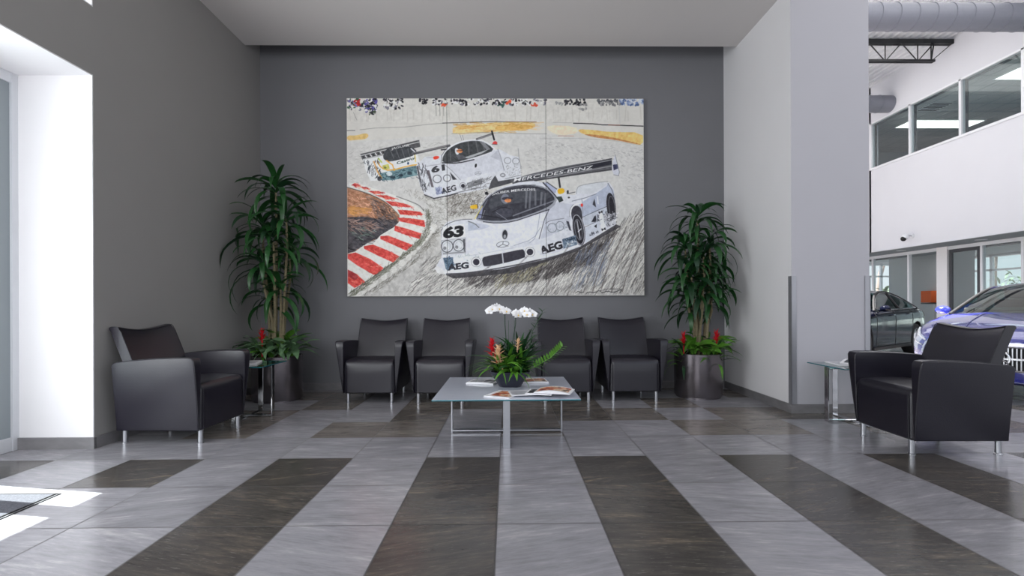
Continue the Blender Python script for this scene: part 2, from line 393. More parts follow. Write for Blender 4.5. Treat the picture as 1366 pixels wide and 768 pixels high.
REDS = [cE([(60,92),(95,68),(145,95),(110,103)]), cE([(160,105),(235,118),(225,128),(170,120)]), cE([(225,150),(340,150),(388,170),(300,180)]), cE([(300,190),(420,195),(528,230),(430,237)]),
 cE([(408,252),(520,260),(640,290),(680,318),(560,312),(470,300)]), cE([(530,340),(660,350),(770,365),(788,400),(640,397),(560,390)]), cE([(530,422),(650,428),(805,450),(815,522),(700,492),(560,462)]),
 cE([(505,503),(600,528),(778,585),(760,642),(620,602),(498,556)]), cF([(355,112),(440,108),(690,205),(620,262),(500,207),(355,142)]), cF([(185,215),(280,198),(430,258),(552,320),(485,382),(330,312),(190,242)]),
 cF([(22,296),(100,278),(250,345),(388,438),(330,500),(285,507),(120,412),(22,342)]), cF([(22,452),(110,498),(202,580),(90,642),(22,592)])]
for k, r in enumerate(REDS):
    poly(r, (204,72,66), 1, 30); strokes(r, 22, lambda x,y: -.45, 4, (222,120,100), .7, .6, 20, .3); strokes(r, 14, lambda x,y: -.45, 4, (166,40,48), .7, .5, 14, .3)
poly(cF([(22,452),(110,498),(130,540),(90,560),(22,520)]), (120,30,40), .6, 20)
strokes(cE([(790,350),(850,360),(880,450),(850,600),(790,680),(690,768),(640,768),(770,640),(815,540),(830,450)]), 260, lambda x,y: 1.2, 4, (110,110,98), .6, .55, 30, .4)
strokes(cF([(700,200),(780,120),(780,200),(560,360),(380,520),(200,640),(100,720),(25,725),(25,700),(200,580),(480,385)]), 460, lambda x,y: .7, 5, (104,106,92), .6, .55, 30, .3)
line(cE([(520,205),(680,262),(760,300),(800,350)]), (84,82,80), 1., .8, 1)
line(cF([(25,704),(200,585),(480,385)]), (82,84,72), .9, .7, 1)
# ---- third car (far left): stripes of white, orange and teal
poly(cO([(92,250),(165,238),(200,205),(265,200),(292,240),(300,262),(296,300),(270,318),(205,330),(120,332),(100,290)]), (222,222,222), 1, 12)
poly(cO([(150,305),(290,275),(292,312),(200,330),(160,330)]), (92,124,130), .9, 40); strokes(cO([(150,300),(292,280),(288,318),(160,330)]), 60, lambda x,y:.1, 4, (52,74,84), .8, .7, 30, .5)
poly(cO([(82,234),(298,182),(302,208),(90,256)]), (80,80,82), .95, 20)
line(cO([(84,240),(298,190)]), (228,228,226), .9, .8); line(cO([(92,254),(200,228)]), (220,220,218), .8, .9)
for i in range(9): line(cO([(92+i*9,243-i*2.3),(97+i*9,249-i*2.2)]), (235,235,235) if i % 2 else (30,30,34), 1.2, .9)
poly(cO([(163,248),(172,222),(195,206),(255,202),(285,216),(290,236),(250,248),(205,260),(180,262)]), (66,68,72), 1, 16, 1)
for i in range(4): line(cO([(190+i*22,215),(205+i*20,250)]), (126,128,130), 1., .6)
text('JAGUAR', cO([(196,219)])[0], cO([(262,206)])[0], 2.6, (235,235,232), .1, .008, .6)
line(cO([(268,214),(292,236)]), (222,222,226), 1.4, .9); line(cO([(274,232),(286,262)]), (222,222,226), 1.4, .9)
text('Castrol', cO([(216,272)])[0], cO([(284,252)])[0], 3.4, (44,66,58), .1, .03)
line(cO([(145,262),(158,285),(190,296),(262,276),(300,272)]), (226,164,60), 1.6, .95, 1); line(cO([(178,258),(200,274),(206,294)]), (232,160,60), 1.6, .95)
line(cO([(148,250),(160,264)]), (176,190,90), 2, .9); poly(cO([(162,276),(185,270),(190,288),(168,292)]), (186,182,84), .9, 30); text('6', cO([(170,288)])[0], cO([(178,286)])[0], 3, (60,70,50))
line(cO([(282,232),(284,262)]), (226,196,110), 1.4, .9); poly(ell(cO([(257,268)])[0], 1.4, 1.8), (40,70,100))
strokes(cO([(100,265),(150,262),(160,330),(112,330)]), 50, lambda x,y: 1.3, 4, (48,52,58), .9, .7, 26, .3)
line(cO([(132,262),(146,300),(160,322)]), (208,150,70), 1.8, .8); poly(ell(cO([(152,324)])[0], 3, 3.2), (50,52,58), .9, 20); poly(ell(cO([(188,306)])[0], 4, 3), (206,214,216), .9, 20)
for q in ((200,318),(230,312),(262,304)): poly(ell(cO([q])[0], 3.4, 2), (40,52,62), .8, 30)
# ---- second car, number 61
ST = (200,202,208)
line(cD([(60,238),(450,148)]), (76,76,80), 2.6, .95); line(cD([(70,222),(450,135)]), (120,118,120), .8, .9); line(cD([(150,212),(420,152)]), (168,158,152), .7, .7)
poly(cD([(110,350),(200,262),(365,245),(420,175),(520,118),(620,88),(760,82),(860,128),(920,188),(965,182),(1070,245),(1160,262),(1175,340),(1185,500),(1000,540),(880,575),(640,625),(530,640),(300,690),(200,655),(150,560),(122,440)]), (206,207,212), 1, 10)
poly(cD([(430,330),(700,300),(930,190),(1010,400),(760,440),(560,492),(500,430)]), (200,201,208), 1, 10)
poly(cD([(375,325),(385,250),(440,180),(530,128),(640,100),(760,96),(850,135),(915,195),(780,245),(620,290),(520,318)]), (66,68,70), 1, 16, 1)
line(cD([(370,320),(380,245),(436,172),(526,120),(630,90),(760,84),(862,128),(925,195)]), (222,222,224), 1.1, .95, 1); line(cD([(366,320),(374,245),(430,165)]), (60,60,64), .7, .9)
poly(cD([(600,268),(760,215),(860,180),(780,228),(640,280)]), (178,180,182), .9, 10); poly(cD([(760,110),(800,105),(870,185),(830,190)]), (150,150,156), .7, 10)
for a in ((455,190,460,300),(640,110,650,230),(720,105,740,210),(780,110,810,190)): line(cD([a[:2],a[2:]]), (116,116,118), 1.6, .5)
poly(ell(cD([(525,205)])[0], 2.6, 4.6, -.2), (206,208,212)); poly(ell(cD([(553,203)])[0], 4, 2.6), (206,132,88), 1, 30); line(cD([(520,200),(590,195)]), (44,42,46), .9, .9)
poly(cD([(510,240),(590,245),(620,275),(540,290)]), (92,92,98), .9, 16)
line(cD([(380,322),(520,330),(700,290)]), (50,50,54), 1.6, .9, 1); line(cD([(560,325),(480,260)]), (40,40,44), .6, .9)
line(cD([(730,80),(880,30)]), (96,94,96), 2.8, .95); line(cD([(740,78),(880,35)]), (170,168,170), .6, .8); line(cD([(885,0),(908,85)]), (34,34,38), 2.4, 1); line(cD([(555,30),(575,90)]), (90,88,90), .5, .9); line(cD([(580,40),(595,90)]), (90,88,90), .5, .9)
poly(cD([(885,130),(900,105),(925,98),(945,120),(930,138)]), (204,70,70), 1, 20, 1); line(cD([(885,132),(940,136)]), INK, .7, .9)
poly(cD([(280,260),(340,250),(350,275),(295,295)]), (222,72,52), 1, 14, 1); line(cD([(215,272),(280,268)]), (120,120,124), .5, .8); line(cD([(370,190),(415,185)]), INK, 2, .9)
line(cD([(945,185),(975,260),(1010,400)]), (120,120,128), 1., .8, 1); poly(cD([(870,260),(950,188),(1000,330),(960,300)]), (170,171,180), .6, 10)
poly(ell(cD([(718,352)])[0], 1.5, 2.8, .25), (30,30,34)); ring(cD([(742,430)])[0], 4.4, 2.2, (140,142,150), .5, -.1, .8); line(cD([(742,430),(745,415)]), (120,122,130), .5); line(cD([(712,440),(742,430),(770,436)]), (120,122,130), .5)
text('61', cD([(268,425)])[0], cD([(408,395)])[0], 7.4, (56,56,60), .1, .05)
for c in ((325,488,5.4),(425,480,4.6)): ring(cD([c[:2]])[0], c[2], c[2]*.95, (90,90,96), 1., 0, .9); poly(ell(cD([c[:2]])[0], c[2]-1.2, c[2]-1.4), (214,215,220), .8)
poly(cD([(450,415),(525,495),(480,498)]), (54,54,60), .95); line(cD([(400,340),(470,400),(560,498)]), (140,142,150), .8, .9); line(cD([(205,360),(390,330)]), (130,130,136), .6, .8)
poly(cD([(560,560),(580,535),(605,545),(605,575),(580,582)]), (44,42,50), 1, 6, 1); ring(cD([(584,556)])[0], 4, 4, (120,120,126), .6)
poly(cD([(625,530),(790,480),(780,540),(640,582)]), (112,112,116), .95, 24); strokes(cD([(625,530),(860,470),(850,590),(560,620)]), 120, lambda x,y: .6, 4, (110,110,112), .6, .6, 30, .6)
text('AEG', cD([(372,642)])[0], cD([(520,600)])[0], 7, (52,52,58), .05, .03); poly(cD([(380,640),(395,580),(410,640)]), (60,60,66), .5)
poly(cD([(215,400),(245,400),(290,575),(265,570)]), (86,78,84), .9, 16); poly(cD([(112,360),(130,350),(155,480),(165,540),(145,520)]), (80,80,84), .9, 20)
strokes(cD([(130,370),(215,370),(250,600),(180,640),(150,500)]), 60, lambda x,y: 1.7, 5, (70,70,76), .8, .7, 30, .3)
poly(cD([(300,575),(375,570),(370,640),(320,655)]), (150,156,180), .8, 40); strokes(cD([(300,575),(375,570),(370,640),(320,655)]), 18, lambda x,y: .6, 3, (90,96,130), .6, .8, 20, .8)
line(cD([(195,650),(290,688),(440,658),(530,632)]), (46,46,50), 1.5, .95); line(cD([(540,625),(760,575)]), (96,96,98), 1.2, .7)
for c in ((1045,300),(1130,305)): ring(cD([c])[0], 4.4, 4, (120,122,126), .8, 0, .8)
line(cB([(770,560),(780,660),(800,768)]), (140,140,142), .9, .8); ring(cG([(688,142)])[0], 3, 2, (130,130,134), 1.4, 0, .8); strokes(cG([(700,60),(880,40),(870,150),(720,170)]), 40, lambda x,y: .9, 3, (130,130,132), .5, .6, 20, .6)
line(cG([(715,180),(880,140)]), (90,90,92), .7, .8)
# ---- first car, number 63 : rear wing
poly(cG([(540,290),(570,200),(610,145),(625,170),(640,205),(790,180),(800,215),(700,245),(600,270)]), (74,74,78), 1, 12)
poly(cO([(632,328),(700,308),(820,280),(1003,250),(1003,294),(900,308),(760,328),(640,348)]), (92,92,96), 1, 10)
poly(cO([(640,330),(1003,256),(1003,268),(650,340)]), (60,60,66), 1, 8); line(cO([(640,326),(760,300),(1003,250)]), (58,58,62), .9, 1); line(cO([(650,322),(1003,256)]), (190,190,192), .6, .8)
poly(cO([(920,274),(1003,258),(1003,272),(925,288)]), (44,44,52), 1, 6); line(cO([(700,334),(1003,290)]), (64,62,66), 1.4, 1); line(cO([(760,322),(1003,278)]), (176,174,176), .6, .9)
text('MERCEDES-BENZ', cO([(642,336)])[0], cO([(930,288)])[0], 4.3, (232,232,234), .5, .008)
poly(cO([(1015,236),(1022,262),(1031,300),(1028,314),(1010,310),(1003,290),(1006,262)]), (196,197,206), 1, 8); poly(cH([(822,150),(870,145),(875,190),(830,210)]), (64,66,92), 1, 30); line(cO([(1015,236),(1031,300),(1028,314),(1010,310)]), (90,90,98), .6, .9)
line(cH([(262,290),(275,380)]), (52,52,56), 2.6, 1)
# body of the first car
BOD = (206,207,213)
body = cO([(352,655),(378,610),(376,560),(378,505),(400,482),(450,472),(498,474),(515,430),(545,388),(600,356),(660,338),(715,332),(765,342),(800,362),(845,384),(868,384),(872,362),(900,350),(960,342),(993,338),(1008,360),(1016,420),(1018,492),(990,515),(905,562),(870,582),(750,622),(600,656),(480,672),(400,678)])
poly(body, BOD, 1, 9)
poly(cO([(392,676),(600,655),(750,622),(870,582),(905,562),(1018,492),(1036,500),(900,576),(870,592),(640,670),(420,690)]), (62,60,64), .9, 14)
poly(cO([(470,500),(560,488),(680,478),(780,440),(750,540),(640,570),(520,600),(465,600)]), (212,213,219), .9, 8, 1)
poly(cO([(480,486),(540,490),(560,500),(500,516)]), (178,182,196), .7, 10, 1); poly(cI([(330,110),(380,130),(440,200),(330,215)]), (170,176,190), .8, 12); line(cI([(330,115),(400,140),(440,180)]), (90,94,96), 1.2, .8, 1)
line(cI([(60,210),(80,170),(160,120),(280,95),(370,95)]), (84,84,88), .9, .9, 1); line(cI([(60,210),(62,460)]), (150,152,158), .6, .8)
poly(cO([(765,440),(800,410),(862,420),(850,470),(845,500),(760,540),(742,545)]), (190,192,202), .9, 9); line(cO([(790,410),(762,450),(735,545)]), (84,86,96), 1.1, .9, 1); line(cO([(740,440),(725,540),(700,560)]), (120,124,140), .6, .7, 1)
# windscreen
poly(cO([(500,474),(512,438),(535,400),(568,372),(620,352),(700,344),(760,354),(796,384),(800,412),(770,440),(700,464),(640,482),(580,488),(530,482)]), (150,152,160), 1, 8, 1)
ws = cO([(506,470),(520,432),(550,392),(600,364),(660,352),(720,350),(762,362),(790,390),(792,408),(762,432),(700,456),(640,474),(580,480),(530,476)])
poly(ws, (58,58,66), 1, 12, 1)
poly(cO([(560,386),(610,364),(720,358),(765,372),(785,396),(700,408),(600,420),(545,440)]), (76,78,84), .8, 14, 1)
for a in ((690,372,686,430),(704,370,700,430),(722,368,722,420),(760,380,756,420),(745,376,742,420)): line(cO([a[:2],a[2:]]), (142,144,150), 2.6, .5)
poly(cO([(506,468),(515,440),(530,425),(522,470)]), (150,156,190), .8, 12); line(cO([(536,440),(526,468)]), (150,150,156), .8, .8); line(cO([(545,400),(530,430)]), (120,122,132), 2, .6)
line(cO([(640,460),(790,405)]), (132,134,142), 1.6, .8); line(cO([(510,455),(600,470),(640,468)]), (36,36,42), 1.2, .9)
poly(ell(cO([(611,398)])[0], 5.6, 6.6), (120,124,136), 1, 8); poly(cG([(675,370),(780,360),(790,400),(680,400)]), (60,58,68), 1, 8, 1); poly(ell(cO([(621,404)])[0], 4.4, 2.8), (214,140,92), 1, 26); line(cO([(606,400),(638,396)]), (40,38,44), .8, .9)
poly(cG([(600,500),(700,460),(790,490),(780,560),(700,590),(620,560)]), (70,70,80), .8, 14); line(cG([(580,520),(690,465),(770,490)]), (30,30,34), .9, .9, 1); line(cG([(620,525),(730,600)]), (170,172,180), .5, .8)
text('SAUBER MERCEDES', cO([(562,386)])[0], cO([(722,368)])[0], 3.0, (230,230,232), .1, .012, 1.8)
line(cO([(506,472),(520,432),(550,390),(600,362),(660,350),(722,348)]), (30,30,36), .9, .9, 1); line(cO([(530,482),(580,488),(640,482),(700,462),(770,438)]), (44,42,50), 1.2, .9, 1)
line(cG([(400,590),(475,460)]), (214,200,110), 1.2, .9)
# door/roof right
poly(cH([(95,330),(160,340),(240,400),(230,440),(190,440)]), (160,166,190), .9, 12); line(cH([(105,335),(220,460),(265,520)]), (40,40,46), 1.6, .95); line(cH([(140,330),(240,400)]), (50,50,56), 1.2, .9); poly(cH([(240,480),(290,475),(310,520),(265,540)]), (48,56,54), 1, 20)
poly(cH([(245,400),(315,388),(325,440),(255,458)]), (232,170,44), 1, 12, 1); poly(cG([(345,455),(430,438),(435,485),(360,492)]), (226,172,50), 1, 14, 1); line(cG([(425,440),(432,485)]), (40,40,44), 1., 1)
line(cH([(345,450),(430,432)]), (48,48,52), .9, .9); poly(ell(cH([(355,430)])[0], 1.4, 2.6), INK); poly(ell(cH([(366,488)])[0], 1.6, 1.2), (70,70,76)); poly(ell(cG([(520,328)])[0], 2.4, 2.2), (34,34,38)); line(cG([(500,380),(545,330)]), (60,60,66), .7, .9)
# rear deck and side
poly(cH([(445,440),(450,390),(480,365),(620,340),(770,325),(740,370),(640,440),(560,455)]), (200,202,206), 1, 8, 1); line(cH([(445,450),(450,390),(480,365),(620,338),(770,322)]), (140,142,146), .8, .9, 1)
poly(cH([(470,555),(640,450),(760,370),(770,340),(830,420),(850,580),(760,600),(510,690)]), (172,178,194), 1, 12); line(cH([(400,525),(540,490),(650,450)]), (110,114,128), .9, .9); line(cH([(510,690),(640,630),(760,580)]), (74,76,88), .9, .9)
poly(cH([(510,690),(760,582),(850,590),(850,720),(700,768),(510,768)]), (186,190,200), 1, 14)
poly(cH([(610,560),(630,495),(648,590)]), (52,52,60)); poly(cH([(600,740),(632,670),(645,740)]), (52,52,60)); line(cH([(660,480),(668,550)]), (214,216,222), 2, .8); line(cH([(500,505),(512,650)]), (110,114,126), .8, .8)
text('M', cH([(680,665)])[0], cH([(716,650)])[0], 4, (44,44,50), 0, .01)
strokes(cH([(650,680),(760,640),(850,620),(850,740),(760,768),(660,768)]), 60, lambda x,y: 1.5, 4, (60,60,68), .9, .7, 30, .3); strokes(cH([(660,680),(850,620),(850,740),(700,768)]), 50, lambda x,y: .4, 3, (232,232,236), .9, .8, 10, .3)
poly(ell(cO([(1000,428)])[0], 6.2, 19, -.12), (46,44,50), 1, 10); ring(cO([(1003,430)])[0], 4, 15, (112,112,118), .8, -.12, .9); line(cH([(770,340),(820,420),(846,560)]), (90,92,100), .9, .9, 1)
poly(cJ([(560,150),(590,140),(655,130),(662,215),(600,240)]), (184,184,190), .8, 50); strokes(cJ([(590,130),(655,125),(662,215),(600,240)]), 40, lambda x,y: .6, 3, (56,56,62), .8, .7, 30, .8)
poly(cJ([(535,125),(560,118),(590,262),(560,272)]), (226,227,231), .9, 10); text('M', cJ([(540,140)])[0], cJ([(566,132)])[0], 3.4, (44,44,50), 0, .01); text('M', cJ([(560,266)])[0], cJ([(590,256)])[0], 3.4, (44,44,50), 0, .01)
poly(cJ([(430,250),(540,190),(545,270),(440,350)]), (196,200,210), .9, 12); strokes(cJ([(468,292),(528,270),(530,284),(470,306)]), 24, lambda x,y: 1.2, 2., (60,62,72), .6, .8, 14, .5); poly(cJ([(480,200),(515,148),(520,190)]), (46,46,54)); poly(cJ([(500,230),(522,215),(520,244)]), (46,46,54)); line(cJ([(415,245),(560,178)]), (110,112,124), .7, .9)
# front right wheel
poly(cJ([(330,150),(340,95),(370,75),(400,90),(415,130),(415,230),(360,230)]), (60,58,66), 1, 10, 1)
poly(ell(cJ([(388,255)])[0], 8.2, 21.5, -.16), (42,40,46), 1, 10); ring(cJ([(386,255)])[0], 7.4, 20, (176,176,184), 1., -.16, .9); ring(cJ([(386,255)])[0], 4.6, 14, (128,128,136), .9, -.16, .8); line(cJ([(375,190),(398,320)]), (206,206,212), 1.6, .7); line(cJ([(385,270),(405,250)]), (220,220,226), 1.4, .8)
poly(ell(cH([(500,565)])[0], 1.6, 2.4), (214,60,50)); line(cJ([(325,150),(330,100),(360,70),(410,60)]), (222,223,228), 1.6, .95, 1); line(cJ([(320,160),(322,105),(350,68)]), (110,112,122), .6, .8, 1)
# front right lights, panel, lettering
ring(cJ([(192,242)])[0], 6, 6, (120,126,134), 1., 0, .9); ring(cJ([(250,228)])[0], 5.4, 6, (120,126,134), 1., 0, .9); line(cJ([(145,210),(170,190),(280,172)]), (110,112,120), .8, .9, 1); strokes(cJ([(150,210),(300,180),(300,270),(150,280)]), 40, lambda x,y: .4, 3, (150,158,166), .6, .6, 20, .8); poly(cJ([(295,190),(315,195),(335,265),(318,258)]), (54,54,64), .95, 8)
poly(cJ([(265,325),(365,295),(378,365),(275,395)]), (104,120,138), .95, 34); strokes(cJ([(275,335),(355,310),(362,335),(280,358)]), 26, lambda x,y: 1.2, 2.4, (46,58,74), .7, .8, 14, .6); strokes(cJ([(280,366),(368,340),(372,360),(284,386)]), 26, lambda x,y: 1.2, 2.4, (206,212,218), .6, .8, 14, .6)
text('AEG', cJ([(106,436)])[0], cJ([(272,388)])[0], 9.6, (44,42,48), .05, .05)
line(cJ([(0,478),(200,440),(380,372)]), (236,236,238), 1.4, .9, 1); line(cJ([(0,492),(200,456),(390,385)]), (70,68,72), 1., .9, 1)
for q, ang in (((106,436),-.28),((140,428),-.28),((172,417),-.28)): line([cJ([q])[0], (cJ([q])[0][0]+5, cJ([q])[0][1]-1.4)], (44,42,48), .8)
# nose
poly(cI([(75,470),(130,470),(320,455),(600,420),(900,380),(1075,350),(1100,480),(900,530),(500,600),(120,640),(95,620)]), (216,217,222), .9, 10)
poly(cI([(75,490),(170,482),(190,600),(120,622),(100,600)]), (92,112,130), .9, 40); strokes(cI([(75,490),(170,482),(190,600),(120,622)]), 40, lambda x,y: 1., 3, (60,80,104), .6, .8, 26, .7); strokes(cI([(190,470),(480,450),(460,600),(350,590)]), 46, lambda x,y: .8, 3, (150,162,160), .5, .5, 20, .9)
text('AEG', cI([(118,618)])[0], cI([(336,592)])[0], 7.6, (46,46,54), .05, .05)
for c in ((412,533),(965,432)):
    ring(cI([c])[0], 5.8, 5.8, (236,236,238), 1.6); ring(cI([c])[0], 6.6, 6.4, (120,120,124), .5); poly(ell(cI([c])[0], 4.4, 4.4), (54,52,62), 1, 5)
poly(cI([(470,500),(500,475),(680,445),(880,402),(905,410),(918,470),(905,495),(680,550),(500,585),(480,560)]), (58,56,64), 1, 6, 1); line(cI([(680,448),(690,552)]), (186,187,192), 1.6, 1); line(cI([(465,520),(470,560),(495,588)]), (200,200,204), 1, .9)
poly(ell(cI([(707,252)])[0], 3.4, 6.2, .08), (44,44,50)); poly(ell(cI([(706,272)])[0], 1.8, 2.6, .08), (150,152,158)); ring(cI([(706,252)])[0], 3.8, 6.6, (150,150,156), .4)
ring(cI([(685,352)])[0], 8.4, 3.8, (104,106,112), .7, -.14); line(cI([(685,352),(690,322)]), (84,86,92), .8); line(cI([(635,380),(685,352),(740,372)]), (84,86,92), .8)
line(cI([(800,365),(1000,300),(1075,180)]), (130,134,150), .7, .7, 1); line(cI([(330,470),(600,425),(800,390)]), (176,178,184), .7, .7, 1)
poly(cI([(75,170),(290,140),(305,275),(60,305)]), (224,225,229), .9, 6)
text('63', cI([(72,285)])[0], cI([(282,262)])[0], 13.0, (28,27,32), .18, .06)
poly(cI([(62,310),(300,285),(305,440),(75,455)]), (196,198,202), .9, 12); line(cI([(60,312),(300,285),(302,440),(78,455),(60,312)]), (150,150,154), .6, .9)
for c in ((115,372),(233,362)):
    ring(cI([c])[0], 7.4, 7.8, (70,70,76), 1., .2); poly(ell(cI([c])[0], 6, 6.4), (206,208,212), .9, 20); poly(ell(cI([(c[0]-22, c[1]+18)])[0], 2.2, 2.2), (96,96,100), .8, 20); ring(cI([c])[0], 4.4, 5, (160,160,164), .5, 0, .8)
poly(cI([(275,300),(298,295),(300,430),(283,420)]), (70,70,76), .85); line(cI([(80,445),(300,430)]), (76,76,80), 1, .7)
line(cI([(95,640),(300,632),(600,590),(900,535),(1075,495)]), (236,236,238), 1.2, .9, 1); line(cI([(110,655),(300,648),(600,606),(900,550),(1075,510)]), (64,62,66), 1.6, .9, 1)
poly(cI([(0,560),(60,600),(110,645),(60,660),(0,640)]), (214,213,212), .9, 10, 1)
for a in ((470,690,560,640),(600,690,700,600),(760,690,850,560),(900,700,985,540),(540,740,640,680),(830,740,900,620)): line(cO([(a[0],a[1]+30),((a[0]+a[2])/2-6,(a[1]+a[3])/2+10),(a[2],a[3])]), (88,82,80), 2.2, .35, 1)
for a in ((430,740,520,700),(520,750,600,690),(700,750,760,660),(960,740,1060,600),(1060,740,1110,640)): line(cO([(a[0],a[1]),((a[0]+a[2])/2-6,(a[1]+a[3])/2+6),(a[2],a[3])]), (222,219,212), 2.4, .5, 1)
# signature
line(cJ([(360,722),(385,705),(400,722),(425,712)]), (40,38,40), .8, .9, 1); line(cJ([(440,722),(470,712),(500,722),(540,700),(560,722),(600,705),(640,720),(710,692),(690,722)]), (40,38,40), .9, .9, 1); line(cJ([(540,705),(600,692),(710,692)]), (50,48,50), .6, .8)
IMG += ((NF-.5)*8)[:, :, None]
IMG = np.clip(IMG, 8, 250)
GS = 2                                             # average down to two samples per picture unit
q = SC//GS; ART = IMG.reshape(IH//q, q, IW//q, q, 3).mean((1, 3))/255.
ART = np.where(ART <= .04045, ART/12.92, ((ART+.055)/1.055)**2.4); ART = np.clip(ART*1.32-.012, .004, .9)
mart = bpy.data.materials.new('painted canvas'); mart.use_nodes = True
_n = mart.node_tree; _a = _n.nodes.new('ShaderNodeVertexColor'); _a.layer_name = 'paint'
_n.links.new(_a.outputs['Color'], _n.nodes['Principled BSDF'].inputs['Base Color']); _n.nodes['Principled BSDF'].inputs['Roughness'].default_value = .55; _n.nodes['Principled BSDF'].inputs['Specular IOR Level'].default_value = .3
M['canvasedge'] = mat('canvas edge', (70,70,72), .7, noise=.1)
AX0, AX1, AZ0, AZ1, AY = -1.993, 1.715, 1.168, 3.630, 5.99
pt = thing('painting', 'wide three-panel painting of silver racing cars on a bend hanging above the armchairs', 'painting', (AX0+(AX1-AX0)/2, AY, AZ0))
gh, gw = ART.shape[:2]
cuts = [0, int((595.3-PX0)*GS), int((727.0-PX0)*GS), gw-1]
for k in range(3):
    a, b = cuts[k], cuts[k+1]; w = b-a+1
    ii, jj = np.mgrid[0:gh, a:b+1]
    V = np.zeros((gh, w, 3), np.float32)
    gap = .0025
    xa = AX0+(AX1-AX0)*a/(gw-1)+gap; xb = AX0+(AX1-AX0)*b/(gw-1)-gap
    V[..., 0] = xa+(xb-xa)*(jj-a)/(w-1)-pt.location.x; V[..., 1] = 0; V[..., 2] = AZ1-(AZ1-AZ0)*ii/(gh-1)-AZ0
    n = gh*w; idx = np.arange(n).reshape(gh, w)
    F = np.stack([idx[1:, :-1], idx[1:, 1:], idx[:-1, 1:], idx[:-1, :-1]], -1).reshape(-1, 4)
    me = bpy.data.meshes.new('canvas_panel'); me.vertices.add(n+8); VV = V.reshape(-1, 3)
    x0, x1, z1 = VV[:, 0].min(), VV[:, 0].max(), AZ1-AZ0
    ex = np.array([(x0,.001,0),(x1,.001,0),(x1,.001,z1),(x0,.001,z1),(x0,.045,0),(x1,.045,0),(x1,.045,z1),(x0,.045,z1)], np.float32)
    me.vertices.foreach_set('co', np.concatenate([VV, ex]).ravel())
    SF = np.array([(0,4,5,1),(1,5,6,2),(2,6,7,3),(3,7,4,0),(4,7,6,5)])+n
    AF = np.concatenate([F, SF]); nf = len(AF)
    me.loops.add(nf*4); me.polygons.add(nf)
    me.loops.foreach_set('vertex_index', AF.ravel()); me.polygons.foreach_set('loop_start', np.arange(nf)*4)
    me.materials.append(mart); me.materials.append(M['canvasedge'])
    me.polygons.foreach_set('material_index', np.concatenate([np.zeros(len(F), int), np.ones(5, int)]))
    ca = me.color_attributes.new('paint', 'FLOAT_COLOR', 'POINT')
    C = np.ones((n+8, 4), np.float32); C[:n, :3] = ART[:, a:b+1].reshape(-1, 3)
    ca.data.foreach_set('color', C.ravel()); me.update(); me.validate()
    o = bpy.data.objects.new('canvas_panel', me); COL.objects.link(o); o.parent = pt
    o['label'] = ['left panel with the red and white kerb', 'centre panel with the nose of car 63', 'right panel with the long rear wing'][k]
